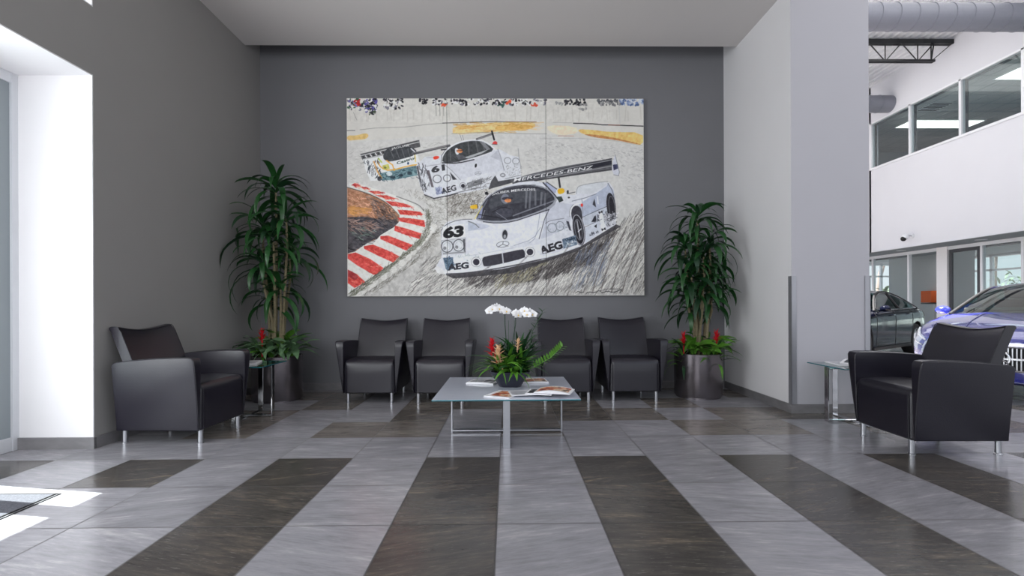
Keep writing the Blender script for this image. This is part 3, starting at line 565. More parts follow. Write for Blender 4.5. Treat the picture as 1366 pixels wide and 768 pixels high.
# ---------------------------------------------------------------- the room
XL, XR, YB, ZC = -3.085, 2.745, 6.04, 4.13
TW, TX, TY = .5095, -.057, 3.342        # tile width, a joint in x, a joint in y
TD = .5115
def floor_material():
    m = bpy.data.materials.new('large stone tiles'); m.use_nodes = True; nt = m.node_tree; L = nt.links
    b = nt.nodes['Principled BSDF']
    geo = nt.nodes.new('ShaderNodeTexCoord'); sx = nt.nodes.new('ShaderNodeSeparateXYZ'); L.new(geo.outputs['Object'], sx.inputs[0])
    def mth(op, a, c=None, d=None):
        n = nt.nodes.new('ShaderNodeMath'); n.operation = op
        for i, v in enumerate((a, c, d)):
            if v is None: continue
            if isinstance(v, (int, float)): n.inputs[i].default_value = v
            else: L.new(v, n.inputs[i])
        return n.outputs[0]
    u = mth('DIVIDE', mth('SUBTRACT', sx.outputs[0], TX), TW); v = mth('DIVIDE', mth('SUBTRACT', sx.outputs[1], TY), TD)
    ku = mth('FLOOR', u); kv = mth('FLOOR', v); fu = mth('FRACT', u); fv = mth('FRACT', v)
    odd = mth('FRACT', mth('MULTIPLY', ku, .5)); odd = mth('MULTIPLY', odd, 2)
    near = mth('MULTIPLY', mth('LESS_THAN', sx.outputs[1], TY), mth('SUBTRACT', 1, mth('MULTIPLY', mth('LESS_THAN', ku, -4.5), mth('LESS_THAN', sx.outputs[1], TY-TD)))); dark = mth('MULTIPLY', odd, near)  # odd tiles by the entrance stay light: window glare put into their colour
    cb = nt.nodes.new('ShaderNodeCombineXYZ'); L.new(ku, cb.inputs[0]); L.new(kv, cb.inputs[1])
    wn = nt.nodes.new('ShaderNodeTexWhiteNoise'); wn.noise_dimensions = '3D'; L.new(cb.outputs[0], wn.inputs['Vector'])
    # streaky stone figure, offset and turned per tile
    def streak(scale, sxy, detail=7):
        ad = nt.nodes.new('ShaderNodeVectorMath'); ad.operation = 'MULTIPLY_ADD'; L.new(wn.outputs['Color'], ad.inputs[0]); ad.inputs[1].default_value = (40, 40, 40); L.new(geo.outputs['Object'], ad.inputs[2])
        rt = nt.nodes.new('ShaderNodeVectorRotate'); rt.rotation_type = 'Z_AXIS'; L.new(ad.outputs[0], rt.inputs['Vector']); L.new(mth('MULTIPLY_ADD', wn.outputs['Value'], .6, -.32), rt.inputs['Angle'])
        mp = nt.nodes.new('ShaderNodeMapping'); mp.inputs['Scale'].default_value = sxy; L.new(rt.outputs[0], mp.inputs[0])
        n = nt.nodes.new('ShaderNodeTexNoise'); n.inputs['Scale'].default_value = scale; n.inputs['Detail'].default_value = detail; n.inputs['Roughness'].default_value = .68; L.new(mp.outputs[0], n.inputs['Vector']); return n.outputs['Fac']
    s1 = streak(2.2, (1, 4.5, 1), 5); s2 = streak(7, (1, 7, 1), 8); s3 = streak(16, (1, 9, 1), 6)
    def ramp(f, stops):
        r = nt.nodes.new('ShaderNodeValToRGB'); L.new(f, r.inputs[0]); el = r.color_ramp.elements
        el[0].position, el[0].color = stops[0][0], lin(stops[0][1])+(1,); el[1].position, el[1].color = stops[-1][0], lin(stops[-1][1])+(1,)
        for p, c in stops[1:-1]:
            e = el.new(p); e.color = lin(c)+(1,)
        return r.outputs[0]
    def mix(f, a, c, mode='MIX'):
        n = nt.nodes.new('ShaderNodeMix'); n.data_type = 'RGBA'; n.blend_type = mode
        if isinstance(f, (int, float)): n.inputs[0].default_value = f
        else: L.new(f, n.inputs[0])
        for k, q in ((6, a), (7, c)):
            if isinstance(q, tuple): n.inputs[k].default_value = q
            else: L.new(q, n.inputs[k])
        return n.outputs[2]
    cmb = mth('ADD', mth('MULTIPLY', s1, .55), mth('MULTIPLY', s2, .45))
    light = ramp(cmb, [(.28, (114,112,116)), (.46, (140,138,143)), (.54, (148,146,151)), (.74, (188,184,184))])
    darkc = ramp(cmb, [(.32, (54,51,50)), (.50, (74,70,67)), (.58, (88,81,75)), (.72, (142,128,108))])
    mid = ramp(cmb, [(.34, (92,86,82)), (.48, (116,109,104)), (.56, (126,119,113)), (.68, (160,150,140))])
    mid2 = ramp(cmb, [(.34, (84,79,76)), (.5, (104,98,94)), (.66, (144,135,124))])
    far = mix(mth('MULTIPLY', mth('LESS_THAN', wn.outputs['Value'], .62), mth('GREATER_THAN', sx.outputs[1], TY+TD)), light, mid)
    far = mix(mth('MULTIPLY', mth('LESS_THAN', wn.outputs['Value'], .16), mth('GREATER_THAN', sx.outputs[1], TY+TD)), far, mid2)
    c = mix(dark, far, darkc)
    c = mix(mth('MULTIPLY', mth('GREATER_THAN', s3, .62), .16), c, lin((190,184,176))+(1,))
    vr = mth('MULTIPLY_ADD', wn.outputs['Value'], .22, .89)
    hv = nt.nodes.new('ShaderNodeVectorMath'); hv.operation = 'SCALE'; L.new(c, hv.inputs[0]); L.new(vr, hv.inputs['Scale'])
    eu = mth('MINIMUM', fu, mth('SUBTRACT', 1, fu)); ev = mth('MINIMUM', fv, mth('SUBTRACT', 1, fv)); e = mth('MINIMUM', eu, ev)
    gr = mth('LESS_THAN', e, .0085)
    out = mix(mth('MULTIPLY', gr, .75), hv.outputs[0], lin((60,57,56))+(1,))
    L.new(out, b.inputs['Base Color'])
    L.new(mth('ADD', mth('MULTIPLY_ADD', s2, .22, .10), mth('MULTIPLY', gr, .4)), b.inputs['Roughness'])
    b.inputs['Specular IOR Level'].default_value = .55
    bp = nt.nodes.new('ShaderNodeBump'); bp.inputs['Strength'].default_value = .12; bp.inputs['Distance'].default_value = .003
    L.new(mth('SUBTRACT', mth('MULTIPLY', s2, .25), gr), bp.inputs['Height']); L.new(bp.outputs[0], b.inputs['Normal'])
    return m
M['floor'] = floor_material()
b = MB(); b.box((-3.9,-3,-.12), (20,23,0)); struct('floor', b, M['floor'])
# back wall, left wall with its opening, column on the right
b = MB(); b.box((XL-.6,YB,0), (3.5,YB+.25,4.9)); struct('wall_back', b, M['back'])
b = MB(); b.box((-3.70,3.62,0), (XL,YB,4.9)); b.box((-3.70,-3,0), (XL,.9,4.9)); struct('wall_left', b, M['left'])
b = MB(); b.box((-3.70,.9,2.785), (XL,3.62,3.29)); struct('wall_header', b, M['left'])
# white reveals of the opening
b = MB()
b.box((-3.69,3.611,.086), (XL-.001,3.619,2.785)); b.box((-3.69,.9,2.776), (XL-.001,3.61,2.784)); b.box((-3.69,3.611,3.291), (XL-.001,3.619,4.9)); b.box((-3.69,.9,3.291), (XL-.001,3.61,3.299))
struct('trim_1', b, M['white'], 'white painted reveal of the left opening')
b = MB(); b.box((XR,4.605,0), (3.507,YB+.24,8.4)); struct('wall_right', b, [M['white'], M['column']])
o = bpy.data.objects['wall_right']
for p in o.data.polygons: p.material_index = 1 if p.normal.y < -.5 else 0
b = MB(); b.box((-4.80,-3,ZC), (XR,5.70,4.45)); b.box((XL,5.70,ZC+.3), (XR,YB,4.45)); struct('ceiling', b, M['ceiling'])  # unseen overhang past the left wall is added to cut off the sun
# baseboards
b = MB(); b.box((XL,YB-.014,0), (XR,YB,.086)); struct('baseboard_back', b, M['base'])
b = MB(); b.box((XL,3.62,0), (XL+.014,YB,.086)); struct('baseboard_left', b, M['base'])
b = MB(); b.box((-3.70,3.597,0), (XL+.014,3.611,.086)); struct('baseboard_alcove', b, M['base'])
b = MB(); b.box((XR-.014,4.605,0), (XR,YB,.086)); b.box((XR-.014,4.591,0), (3.521,4.605,.086)); b.box((3.507,4.591,0), (3.521,YB+.24,.086)); struct('baseboard_right', b, M['base'])
# corner guards on the column
b = MB(); b.box((XR-.004,4.599,.087), (XR+.045,4.604,1.325)); b.box((XR-.005,4.599,.087), (XR-.0005,4.65,1.325)); struct('trim_2', b, M['guard'], 'brushed metal corner guard at the left edge of the column')
b = MB(); b.box((3.46,4.597,.087), (3.512,4.604,1.325)); b.box((3.508,4.597,.087), (3.513,4.65,1.325)); struct('trim_3', b, M['guard'], 'brushed metal corner guard at the right edge of the column')
# glazed entrance beyond the left opening
w = MB(); xg = -3.66
for y in (.95, 1.75, 2.745): w.box((xg-.03,y-.06,0), (xg+.03,y+.06,2.78))
w.box((xg-.03,3.00,0), (xg+.03,3.06,2.78)); w.box((xg-.03,3.565,0), (xg+.03,3.611,2.78))
w.box((xg-.026,.95,2.70), (xg+.026,3.6,2.774)); w.box((xg-.026,.95,.001), (xg+.026,3.6,.10))
f = w.build('window_1', M['alu'], smooth=False); f['kind'] = 'structure'
g = MB(); g.box((xg-.004,.98,.1), (xg+.004,3.0,2.70)); g.build('pane', M['glass'], f, smooth=False)
g = MB(); g.box((xg-.012,3.06,.1), (xg+.012,3.565,2.70)); g.build('side_panel', M['teal'], f, smooth=False)
g = MB(); g.box((xg-.03,.95,3.31), (xg+.03,3.6,3.36)); g.box((xg-.03,.95,4.07), (xg+.03,3.6,4.13)); 
for y in (.95,2.2,3.57): g.box((xg-.03,y,3.31), (xg+.03,y+.045,4.13))
f = g.build('window_2', M['alu'], smooth=False); f['kind'] = 'structure'
g = MB(); g.box((xg-.004,.99,3.36), (xg+.004,3.57,4.07)); g.build('pane', M['glass'], f, smooth=False)
# entrance mat
b = MB(); b.bev((-3.5,-.4,.0005), (-2.555,2.735,.005), .002, 1); mt = b.build('carpet_inlay', M['carpet'])
r = thing('entrance_mat', 'speckled grey entrance mat in a thin metal frame on the sunlit floor', 'mat', (-3.0,1.2,0)); mt.parent = r; mt.location = (3.0,-1.2,0)
b = MB(); b.box((-3.5,2.739,.0005), (-2.525,2.743,.005)); b.box((-2.530,-.4,.0005), (-2.525,2.739,.005)); b.box((-2.553,-.4,.0005), (-2.549,2.739,.006))
f = b.build('metal_frame', M['black'], r, smooth=False); f.location = (3.0,-1.2,0)
# ---------------------------------------------------------------- armchairs
def make_chair():
    t = thing('armchair', '', 'armchair')
    # seat: tall upholstered block with a crowned, rounded top
    s = MB(); nx, hx = 22, .272
    prof = []                                     # front-bottom -> front-top -> back, (y, z)
    r = .045; yf, zt, zb = -.335, .462, .105
    prof += [(.26, zb), (.0, zb), (yf+.012, zb), (yf, zb+.012), (yf, .2), (yf, .3), (yf, zt-r-.01)]
    prof += [(yf+r-r*math.cos(a), zt-r+r*math.sin(a)) for a in (PI/8, PI/4, 3*PI/8, PI/2)]
    prof += [(yf+.14, zt+.006), (-.08, zt+.008), (.05, zt+.002), (.16, zt-.01), (.26, zt-.02)]
    P = []
    for i in range(nx+1):
        u = -1+2*i/nx; x = hx*math.copysign(abs(u)**.8, u); e = max(0, (abs(u)-.82)/.18)
        row = []
        for y, z in prof:
            inset = .022*(1-math.sqrt(max(0, 1-e*e)))
            yy = y+(inset if y < -.2 else 0); zz = z-(inset if z > .3 else 0)
            bul = .007*(1-u*u)
            if y <= yf+.001: yy -= bul
            if z > .45: zz += bul
            row.append((x, yy, zz))
        P.append(row)
    s.grid(P); n = len(prof)
    s.f.append(tuple(range(n))); s.m.append(0); s.f.append(tuple(range(nx*n+n-1, nx*n-1, -1))); s.m.append(0)
    seat = s.build('seat', M['leather'], t, weld=True)
    q = MB()
    for sx in (-1, 1):
        q = MB(); q.tube([(sx*.255,-.343+.006,.12), (sx*.255,-.341,.3), (sx*.255,-.338,.41), (sx*.253,-.31,.452), (sx*.25,-.2,.462), (sx*.25,.1,.455)], .003, 6); q.build('seam', M['seam'], seat)
    # arms: wedge panels, narrow at the bottom and wide at the top
    side = [(-.322,.105), (-.332,.3), (-.338,.5), (-.340,.60), (-.337,.645), (-.325,.662), (-.29,.668), (-.18,.668), (-.02,.662), (.14,.650), (.25,.636), (.285,.628), (.300,.610), (.306,.5), (.314,.3), (.322,.105)]
    for sx in (-1, 1):
        bm = bmesh.new(); a = []; c = []
        for y, z in side:
            o_ = .288+.078*((z-.105)/.56)
            a.append(bm.verts.new((sx*.276, y, z))); c.append(bm.verts.new((sx*o_, y, z)))
        k = len(side); bm.faces.new(a if sx < 0 else a[::-1]); bm.faces.new(c[::-1] if sx < 0 else c)
        for i in range(k):
            j = (i+1) % k; bm.faces.new((a[i], c[i], c[j], a[j]) if sx > 0 else (a[i], a[j], c[j], c[i]))
        bmesh.ops.recalc_face_normals(bm, faces=bm.faces[:])
        ed = [e for e in bm.edges if len(e.link_faces) == 2 and e.calc_face_angle(0) > .9]
        bmesh.ops.bevel(bm, geom=ed, offset=.010, segments=3, profile=.6, affect='EDGES')
        h = MB(); h.bm(bm); arm = h.build('armrest', M['leather'], t)
        q = MB(); pts = [(sx*(.288+.078*((z-.105)/.56)-.006), y+(.004 if y < 0 else -.004), z-(.002 if z > .6 else 0)) for y, z in side]
        q.tube([(p[0], p[1]-.004 if p[1] < -.3 else p[1], p[2]+(.002 if p[2] > .6 else 0)) for p in pts], .0032, 6); q.build('piping', M['seam'], arm)
    # back: leaning slab whose top edge dips in the middle
    def back(u, v, f):                            # u -1..1 across, v 0..1 up, f 0 front 1 rear
        zt = .868+.030*abs(u)**1.6+.004*u*u; z = .44+(zt-.44)*v
        yfr = .135+.175*v**1.15; y = yfr+.085*f+(.018*(1-u*u) if f < .5 else 0)*(.5+.5*v)
        hx = .279-.004*v; return (u*hx, y, z)
    s = MB(); nu, nv = 18, 12; loop = []
    ring = [(v/nv, 0) for v in range(nv+1)]
    P = []
    for i in range(nu+1):
        u = -1+2*i/nu; e = max(0, (abs(u)-.93)/.07); ins = 1-.012*e*e
        row = [back(u*ins, v/nv, 0) for v in range(nv)]
        x, y, z = back(u*ins, 1, 0)
        row += [(x, y+.002, z-.016), (x, y+.010, z-.004), (x, y+.024, z), (x, y+.062, z), (x, y+.076, z-.005), (x, y+.083, z-.018)]
        row += [back(u*ins, v/nv, 1) for v in range(nv-1, -1, -1)]
        P.append(row)
    s.grid(P); n = len(P[0]); s.f.append(tuple(range(n))); s.m.append(0); s.f.append(tuple(range(nu*n+n-1, nu*n-1, -1))); s.m.append(0)
    bk = s.build('backrest', M['leather'], t, weld=True)
    q = MB()
    for f in (0,):
        for sx in (-1, 1): q.tube([(sx*.278, back(sx, v/8, f)[1]+.001, back(sx, v/8, f)[2]-(.012 if v == 8 else 0)) for v in range(9)], .0035, 6)
        q.tube([(u/8*.276, back(u/8, 1, f)[1]+.006, back(u/8, 1, f)[2]-.005) for u in range(-8, 9)], .0035, 6)
    q.build('piping', M['seam'], bk)
    for sx in (-1, 1):
        for y in (-.303, .298):
            l = MB(); l.lathe([(.024,0), (.024,.006), (.019,.009), (.0185,.10), (.022,.103), (.022,.107)], (sx*.235, y, 0), 20); l.build('leg', M['steel'], t)
    return t
C0 = make_chair()
GR = 'black leather armchairs of the waiting area'
C0.location = (-1.500, 5.535, 0); C0.rotation_euler = (0,0,0); C0['label'] = 'black leather armchair leftmost in the row under the painting, beside the left potted plant'; C0['group'] = GR
dup(C0, (-.735,5.51,0), 0, 'black leather armchair second in the row under the painting, left of the coffee table flowers')
dup(C0, (.640,5.515,0), 0, 'black leather armchair third in the row, partly behind the flowers and coffee table corner')
dup(C0, (1.388,5.545,0), 0, 'black leather armchair rightmost in the row, next to the silver planter on the right')
dup(C0, (-2.665,3.985,0), PI/2-.05, 'black leather armchair standing alone against the left wall, its grey-lit side facing us')
dup(C0, (3.135,3.555,0), -PI/2-.02, 'black leather armchair at the right in front of the parked cars')
bpy.data.objects['armchair'].location = C0.location

def plus_frame(t, h, half, wb, th, m):
    """two crossing U frames of flat bar; each leg is a part"""
    for k, (dx, dy) in enumerate(((0,-1),(0,1),(-1,0),(1,0))):
        l = MB()
        if dx == 0: l.bev((-wb/2, dy*half-th/2, 0), (wb/2, dy*half+th/2, h), .0015, 1)
        else: l.bev((dx*half-th/2, -wb/2, 0), (dx*half+th/2, wb/2, h), .0015, 1)
        l.build('leg', m, t)
    l = MB(); l.bev((-wb/2,-half+th/2,0), (wb/2,half-th/2,th), .0015, 1); l.build('floor_rail', m, t)
    l = MB(); l.bev((-half+th/2,-wb/2,th), (half-th/2,wb/2,th*2), .0015, 1); l.build('floor_rail', m, t)
    l = MB(); l.bev((-wb/2,-half+th/2,h-th), (wb/2,half-th/2,h), .0015, 1); l.bev((-half+th/2,-wb/2,h-2*th), (half-th/2,wb/2,h-th), .0015, 1); l.build('top_rail', m, t)
    for dx, dy in ((0,-1),(0,1),(-1,0),(1,0)):
        l = MB(); l.lathe([(.016,0),(.016,.003)], (dx*half*.86, dy*half*.86, h), 16); l.build('glass_pad', M['chrome'], t)
def glass_top(t, a, z, th, m):
    g = MB(); g.bev((-a,-a,z), (a,a,z+th), .004, 2); o = g.build('tabletop', [m, M['glassedge']], t, smooth=False)
    for p in o.data.polygons:
        if abs(p.normal.z) < .5: p.material_index = 1
T0 = thing('coffee_table', 'square glass coffee table on a crossed flat steel frame in the middle of the floor', 'coffee table', (-.011,4.0,0))
plus_frame(T0, .360, .455, .052, .012, M['steel']); glass_top(T0, .54, .363, .012, M['frost'])
T1 = thing('side_table', 'small glass and chrome side table beside the column, left of the right-hand armchair', 'side table', (3.10,4.275,0))
plus_frame(T1, .49, .235, .050, .010, M['chrome']); glass_top(T1, .255, .493, .010, M['glasstop'])
T1['group'] = 'small glass side tables'
T2 = dup(T1, (-2.49,4.63,0), 0, 'small glass and chrome side table between the left armchair and the left planter')

def magazine(loc, rz, w, h, th, prints, label, lift=0., openm=False):
    t = thing('magazine', label, 'magazine', loc, rz)
    p = MB(); n = 8
    def zc(u): return th+(lift*math.sin(PI*min(1, max(0, u))) if not openm else lift*abs(math.sin(2*PI*u))*.9)
    top = [[(-w/2+w*i/n, -h/2+h*j/2, zc(i/n)) for j in range(3)] for i in range(n+1)]
    bot = [[(x, y, .0006) for x, y, z in r] for r in top]
    p.grid([r for r in top]); p.grid([r[::-1] for r in bot])
    for j in (0, 2):
        for i in range(n): 
            a, b_, c, d = top[i][j], top[i+1][j], bot[i+1][j], bot[i][j]; p.add([a, b_, c, d], [(0,1,2,3) if j == 2 else (3,2,1,0)])
    for i in (0, n):
        for j in range(2):
            a, b_, c, d = top[i][j], top[i][j+1], bot[i][j+1], bot[i][j]; p.add([a, b_, c, d], [(0,1,2,3)])
    p.build('pages', M['paper'], t, weld=True)
    for (u0, u1, v0, v1, m) in prints:
        q = MB(); k = 5
        q.grid([[(-w/2+w*(u0+(u1-u0)*i/k), -h/2+h*(v0+(v1-v0)*j), zc(u0+(u1-u0)*i/k)+.0009) for j in (0, 1)] for i in range(k+1)]); q.build('printed_picture', M[m], t)
    return t
zt = .3755
magazine((-.030,3.64,zt), -.45, .21, .26, .008, [(.18,.96,.12,.90,'redprint')], 'white brochure with a red photo, front left on the coffee table')
magazine((.135,3.655,zt+.0095), .12, .25, .20, .004, [(.05,.62,.1,.9,'greyprint'),(.66,.95,.35,.8,'darkprint')], 'open grey and white leaflet between the red brochure and the orange magazine', .002)
magazine((.245,3.63,zt+.017), -.25, .20, .20, .007, [(.08,.92,.1,.9,'darkprint')], 'small leaflet with a dark photo under the edge of the open magazine', .004)
magazine((.350,3.60,zt+.030), -.30, .27, .21, .006, [(.04,.93,.12,.88,'redprint')], 'curling magazine open at an orange photo near the front right edge of the coffee table', .018)
magazine((-.215,4.22,zt), -.3, .25, .20, .012, [(.1,.55,.1,.9,'greyprint'),(.58,.92,.15,.85,'darkprint')], 'white magazine with grey cover behind the bowl on the left of the coffee table', .006)
magazine((.225,4.25,zt), .10, .24, .20, .012, [(.05,.5,.1,.9,'redprint'),(.52,.95,.1,.9,'redprint')], 'magazine with a red cover behind the bowl on the right of the coffee table', .004)
magazine((3.06,4.33,.504), -.2, .21, .28, .008, [(.1,.9,.1,.9,'greyprint')], 'white brochure at the back of the right side table', .002)
magazine((3.17,4.25,.514), .5, .21, .27, .006, [(.05,.5,.1,.9,'darkprint'),(.52,.95,.1,.9,'greyprint')], 'open magazine on the right side table beside the armchair', .03)
magazine((-2.50,4.64,.504), .3, .21, .28, .012, [(.1,.9,.1,.9,'greyprint')], 'pale grey magazine lying on the left side table', .002)

# ---------------------------------------------------------------- plants
def planter(t, r, h):
    p = MB(); p.lathe([(r*.93,0), (r*.93,.018), (r*.985,.02), (r,.03), (r,h-.005), (r-.004,h), (r-.014,h), (r-.016,h-.05)], n=56); p.build('planter', M['planter'], t)
    s = MB(); s.lathe([(r-.017,h-.06), (r*.5,h-.045), (.0001,h-.04)], n=32); s.build('soil', M['soil'], t)
def rosette(t, c, n, L, W, spread=1., mi='leaf', name='leaf_cluster', el=(1.2,.1), droop=1.9, seed=0, az0=0, clamp=None):
    rr = random.Random(seed); q = MB()
    for i in range(n):
        k = i/max(1, n-1); a = az0+i*2.399+rr.uniform(-.25, .25); e = el[0]+(el[1]-el[0])*k*rr.uniform(.8, 1.15); l = L*(.62+.38*k)*rr.uniform(.8, 1.15)
        z = c[2]+.10*(1-k)-.08*k
        q.leaf((c[0]+.012*math.cos(a), c[1]+.012*math.sin(a), z), a, e, l*spread, W*rr.uniform(.8, 1.15), droop*rr.uniform(.55, 1.25), 9, 0 if rr.random() < .7 else 1, .25, 1.7, .45, rr.uniform(-.3, .3), rr.uniform(-.5, .5))
    if clamp: q.v = [(max(clamp[0], min(clamp[1], x)), min(clamp[2], y), z) for x, y, z in q.v]
    return q.build(name, [M[mi], M['leafd']], t)
def dracaena(label, loc, r, h, H, heads, seed, under, clamp):
    t = thing('potted_plant', label, 'potted plant', loc); t['group'] = 'tall dracaenas in metal planters'
    planter(t, r, h); rr = random.Random(seed)
    for i, (x, y, z, n, L) in enumerate(heads):
        st = MB(); bx, by = x*.35+rr.uniform(-.04, .04), y*.35+rr.uniform(-.04, .04)
        st.tube([(bx, by, h-.07), (bx*.7+x*.3+.012, by*.7+y*.3, h+(z-h)*.4), (x+.005, y, h+(z-h)*.8), (x, y, z)], [.016,.015,.013,.010], 9)
        for k in range(int((z-h)/.05)):
            q = k*.05/(z-h); st.lathe([(.0175,0),(.0175,.004)], (bx+(x-bx)*q, by+(y-by)*q, h+(z-h)*q), 9)
        st.build('cane', M['cane'], t)
        rosette(t, (x, y, z), n, L, .060, 1., 'leaf', 'leaf_cluster', (1.15,-.1), 2.2, seed*10+i, rr.random()*6, clamp)
    for u in under:
        kind = u[0]
        if kind == 'dief':
            q = MB()
            for i in range(u[5]):
                a = i*2.399+rr.uniform(-.3,.3); q.tube([(u[1], u[2], u[3]), (u[1]+.04*math.cos(a), u[2]+.04*math.sin(a), u[3]+.09)], .005, 6, 1)
                q.leaf((u[1]+.04*math.cos(a), u[2]+.04*math.sin(a), u[3]+.09), a, rr.uniform(.1,1.), u[4]*rr.uniform(.8,1.1), .085*rr.uniform(.8,1.1), 1.1, 8, 0, .2, 1.6, .42, 0, rr.uniform(-.5,.5))
            q.build('underplanting', [M['leafv'] if u[6] else M['leafl'], M['leafl']], t)
        elif kind == 'brom':
            o = rosette(t, u[1:4], 16, u[4], .035, 1., 'leafl', 'bromeliad_leaves', (1.3,.25), 1.5, int(u[1]*100+seed))
            q = MB()
            for i in range(16):
                k = i/15; a = i*2.399; q.leaf((u[1], u[2], u[3]+.16+.10*(1-k)), a, 1.35-.5*k, .075+.02*k, .026, .5, 5, 0, .4)
            q.tube([(u[1], u[2], u[3]), (u[1], u[2], u[3]+.27)], .008, 7, 0); q.build('red_bract', M['red'], t)
    for o in [o for o in bpy.data.objects if o.parent == t]:
        if o.name.split('.')[0] not in ('planter', 'soil'):
            for v in o.data.vertices: v.co.x = max(clamp[0], min(clamp[1], v.co.x)); v.co.y = min(clamp[2], v.co.y); v.co.x = max(v.co.x, -.425+.02*v.co.z) if v.co.z < .72 else v.co.x
    return t
dracaena('tall dark dracaena in a round metal planter in the left corner behind the side table', (-2.60,5.45,0), .262, .50, 2.5,
  [(-.02,.02,2.34,30,.60), (.13,-.05,2.02,22,.58), (-.16,0,1.92,24,.62), (.10,.1,1.62,22,.56), (-.12,-.08,1.50,22,.58), (.02,-.12,1.76,18,.5), (.06,-.05,1.24,20,.50), (-.1,.05,1.12,16,.5)], 3,
  [('dief',-.15,-.10,.50,.33,14,True), ('dief',.14,-.12,.50,.34,16,True), ('dief',0,.1,.55,.34,12,False), ('dief',.0,-.15,.46,.30,12,True), ('brom',-.09,-.16,.50,.24), ('dief',.19,-.05,.46,.30,12,True), ('dief',-.2,.0,.46,.30,12,True)], (-.468,9,.57))
dracaena('tall green dracaena in a silver planter between the armchair row and white wall', (2.186,5.49,0), .262, .50, 2.3,
  [(.0,.0,2.02,26,.50), (.12,-.05,1.74,24,.50), (-.14,0,1.68,26,.54), (.14,.08,1.46,22,.46), (-.10,-.08,1.36,24,.50), (.03,-.10,1.60,20,.46), (.14,-.04,1.10,20,.44), (-.08,.03,1.02,16,.42), (.02,-.1,1.2,22,.48), (-.14,-.02,1.22,20,.46), (.16,-.02,1.32,20,.44)], 9,
  [('dief',-.10,-.10,.48,.30,16,False), ('dief',.10,.05,.50,.32,14,False), ('brom',-.20,-.10,.44,.38), ('brom',.15,-.15,.46,.38), ('dief',.02,-.19,.43,.24,14,False), ('dief',.18,-.05,.44,.28,10,False)], (-9,.545,.53))

# flower bowl on the coffee table
t = thing('flower_arrangement', 'dark bowl of white orchids, red bromeliad and green foliage on the coffee table', 'flowers', (.022,4.05,.3755))
def sq(w, z, rot=.72, k=.16):
    pts = []
    for i in range(4):
        a = rot+i*PI/2
        c0 = Vector((math.cos(a), math.sin(a), 0))*w
        for s_ in (-1, 1):
            n_ = Vector((math.cos(a+s_*PI/2), math.sin(a+s_*PI/2), 0)); d = (n_*w-c0)
            pts.append(c0+d*k if s_ > 0 else c0+d*k)
    return [(p.x, p.y, z) for p in [pts[j] for j in (0,1,2,3,4,5,6,7)]]
p = MB(); p.grid([sq(w, z) for w, z in ((.095,.0),(.100,.004),(.180,.128),(.186,.130),(.176,.131),(.165,.112))] if False else list(map(list, zip(*[sq(w, z)+[sq(w, z)[0]] for w, z in ((.118,.0),(.124,.003),(.232,.128),(.234,.132),(.222,.132),(.205,.112))]))))
p.v.append((0,0,0.0)); c = len(p.v)-1
p.build('bowl', M['bowl'], t, weld=True)
s = MB(); s.lathe([(.15,.108),(.08,.118),(.0001,.122)], n=24); s.build('soil', M['soil'], t)
rr = random.Random(21)
def tuft(x, y, z, n, L, W, el, dr, ms, name, seed, mats):
    r2 = random.Random(seed); q = MB()
    for i in range(n):
        k = i/max(1,n-1); a = i*2.399+r2.uniform(-.3,.3)
        q.leaf((x, y, z), a, el[0]+(el[1]-el[0])*k, L*r2.uniform(.7,1.15), W*r2.uniform(.8,1.2), dr*r2.uniform(.6,1.3), 8, r2.randrange(len(mats)), .3, 1.6, .4, r2.uniform(-.3,.3), r2.uniform(-.4,.4))
    return q.build(name, mats, t)
tuft(-.09,-.06,.12,28,.34,.024,(1.2,.35),1.5,0,'bromeliad_leaves',1,[M['leafl'],M['leaf']])
tuft(-.02,-.02,.12,28,.30,.044,(1.4,.5),1.1,0,'foliage',2,[M['leaf'],M['leafl']])
tuft(.08,.0,.12,30,.32,.040,(1.45,.4),1.1,0,'foliage',3,[M['leaf'],M['leaf'],M['leafl']])
tuft(.03,-.10,.12,20,.24,.044,(1.2,.2),1.4,0,'foliage',4,[M['leafl'],M['leaf']])
tuft(.07,.06,.14,24,.36,.038,(1.5,.8),.9,0,'foliage',5,[M['leaf'],M['leafd']])
# upright bushy twigs with rounded leaves, and two longer zamia stems
for si, pts in enumerate(([(.05,.02,.12),(.08,.02,.25),(.11,.0,.38)], [(.0,.03,.12),(-.01,.03,.25),(-.02,.02,.36)], [(-.06,.04,.12),(-.07,.04,.24),(-.08,.03,.33)], [(.09,.05,.12),(.16,.04,.30),(.19,.02,.46),(.27,-.01,.62)], [(.06,-.06,.12),(.2,-.10,.17),(.33,-.13,.25),(.42,-.15,.34)])):
    q = MB(); V = [Vector(v) for v in smooth3(pts)] if False else [Vector(v) for v in pts]
    fine = []
    for i in range(len(V)-1):
        for k in range(6): fine.append(V[i].lerp(V[i+1], k/6))
    fine.append(V[-1]); q.tube(fine, [.0045-.0025*i/len(fine) for i in range(len(fine))], 6, 0 if si != 4 else 1)
    st = len(fine)//3 if si >= 3 else 3
    for i in range(st, len(fine), 1):
        for s_ in (-1, 1):
            d = (fine[min(i+1, len(fine)-1)]-fine[i-1]).normalized(); az = rr.uniform(0, 6.3) if si < 3 else (0.3 if s_ > 0 else PI-.2)+rr.uniform(-.3,.3)
            if si == 4: q.leaf(fine[i], (1.9 if s_ > 0 else -.9)+rr.uniform(-.1,.1), 1.0 if s_ > 0 else .1, .062, .024, .3, 5, 1, .2)
            else: q.leaf(fine[i], az, rr.uniform(.3,1.1), .07 if si < 3 else .06, .036 if si < 3 else .030, .5, 5, 0, .2)
    q.build('leafy_stem', [M['leaf'], M['leafl']], t)
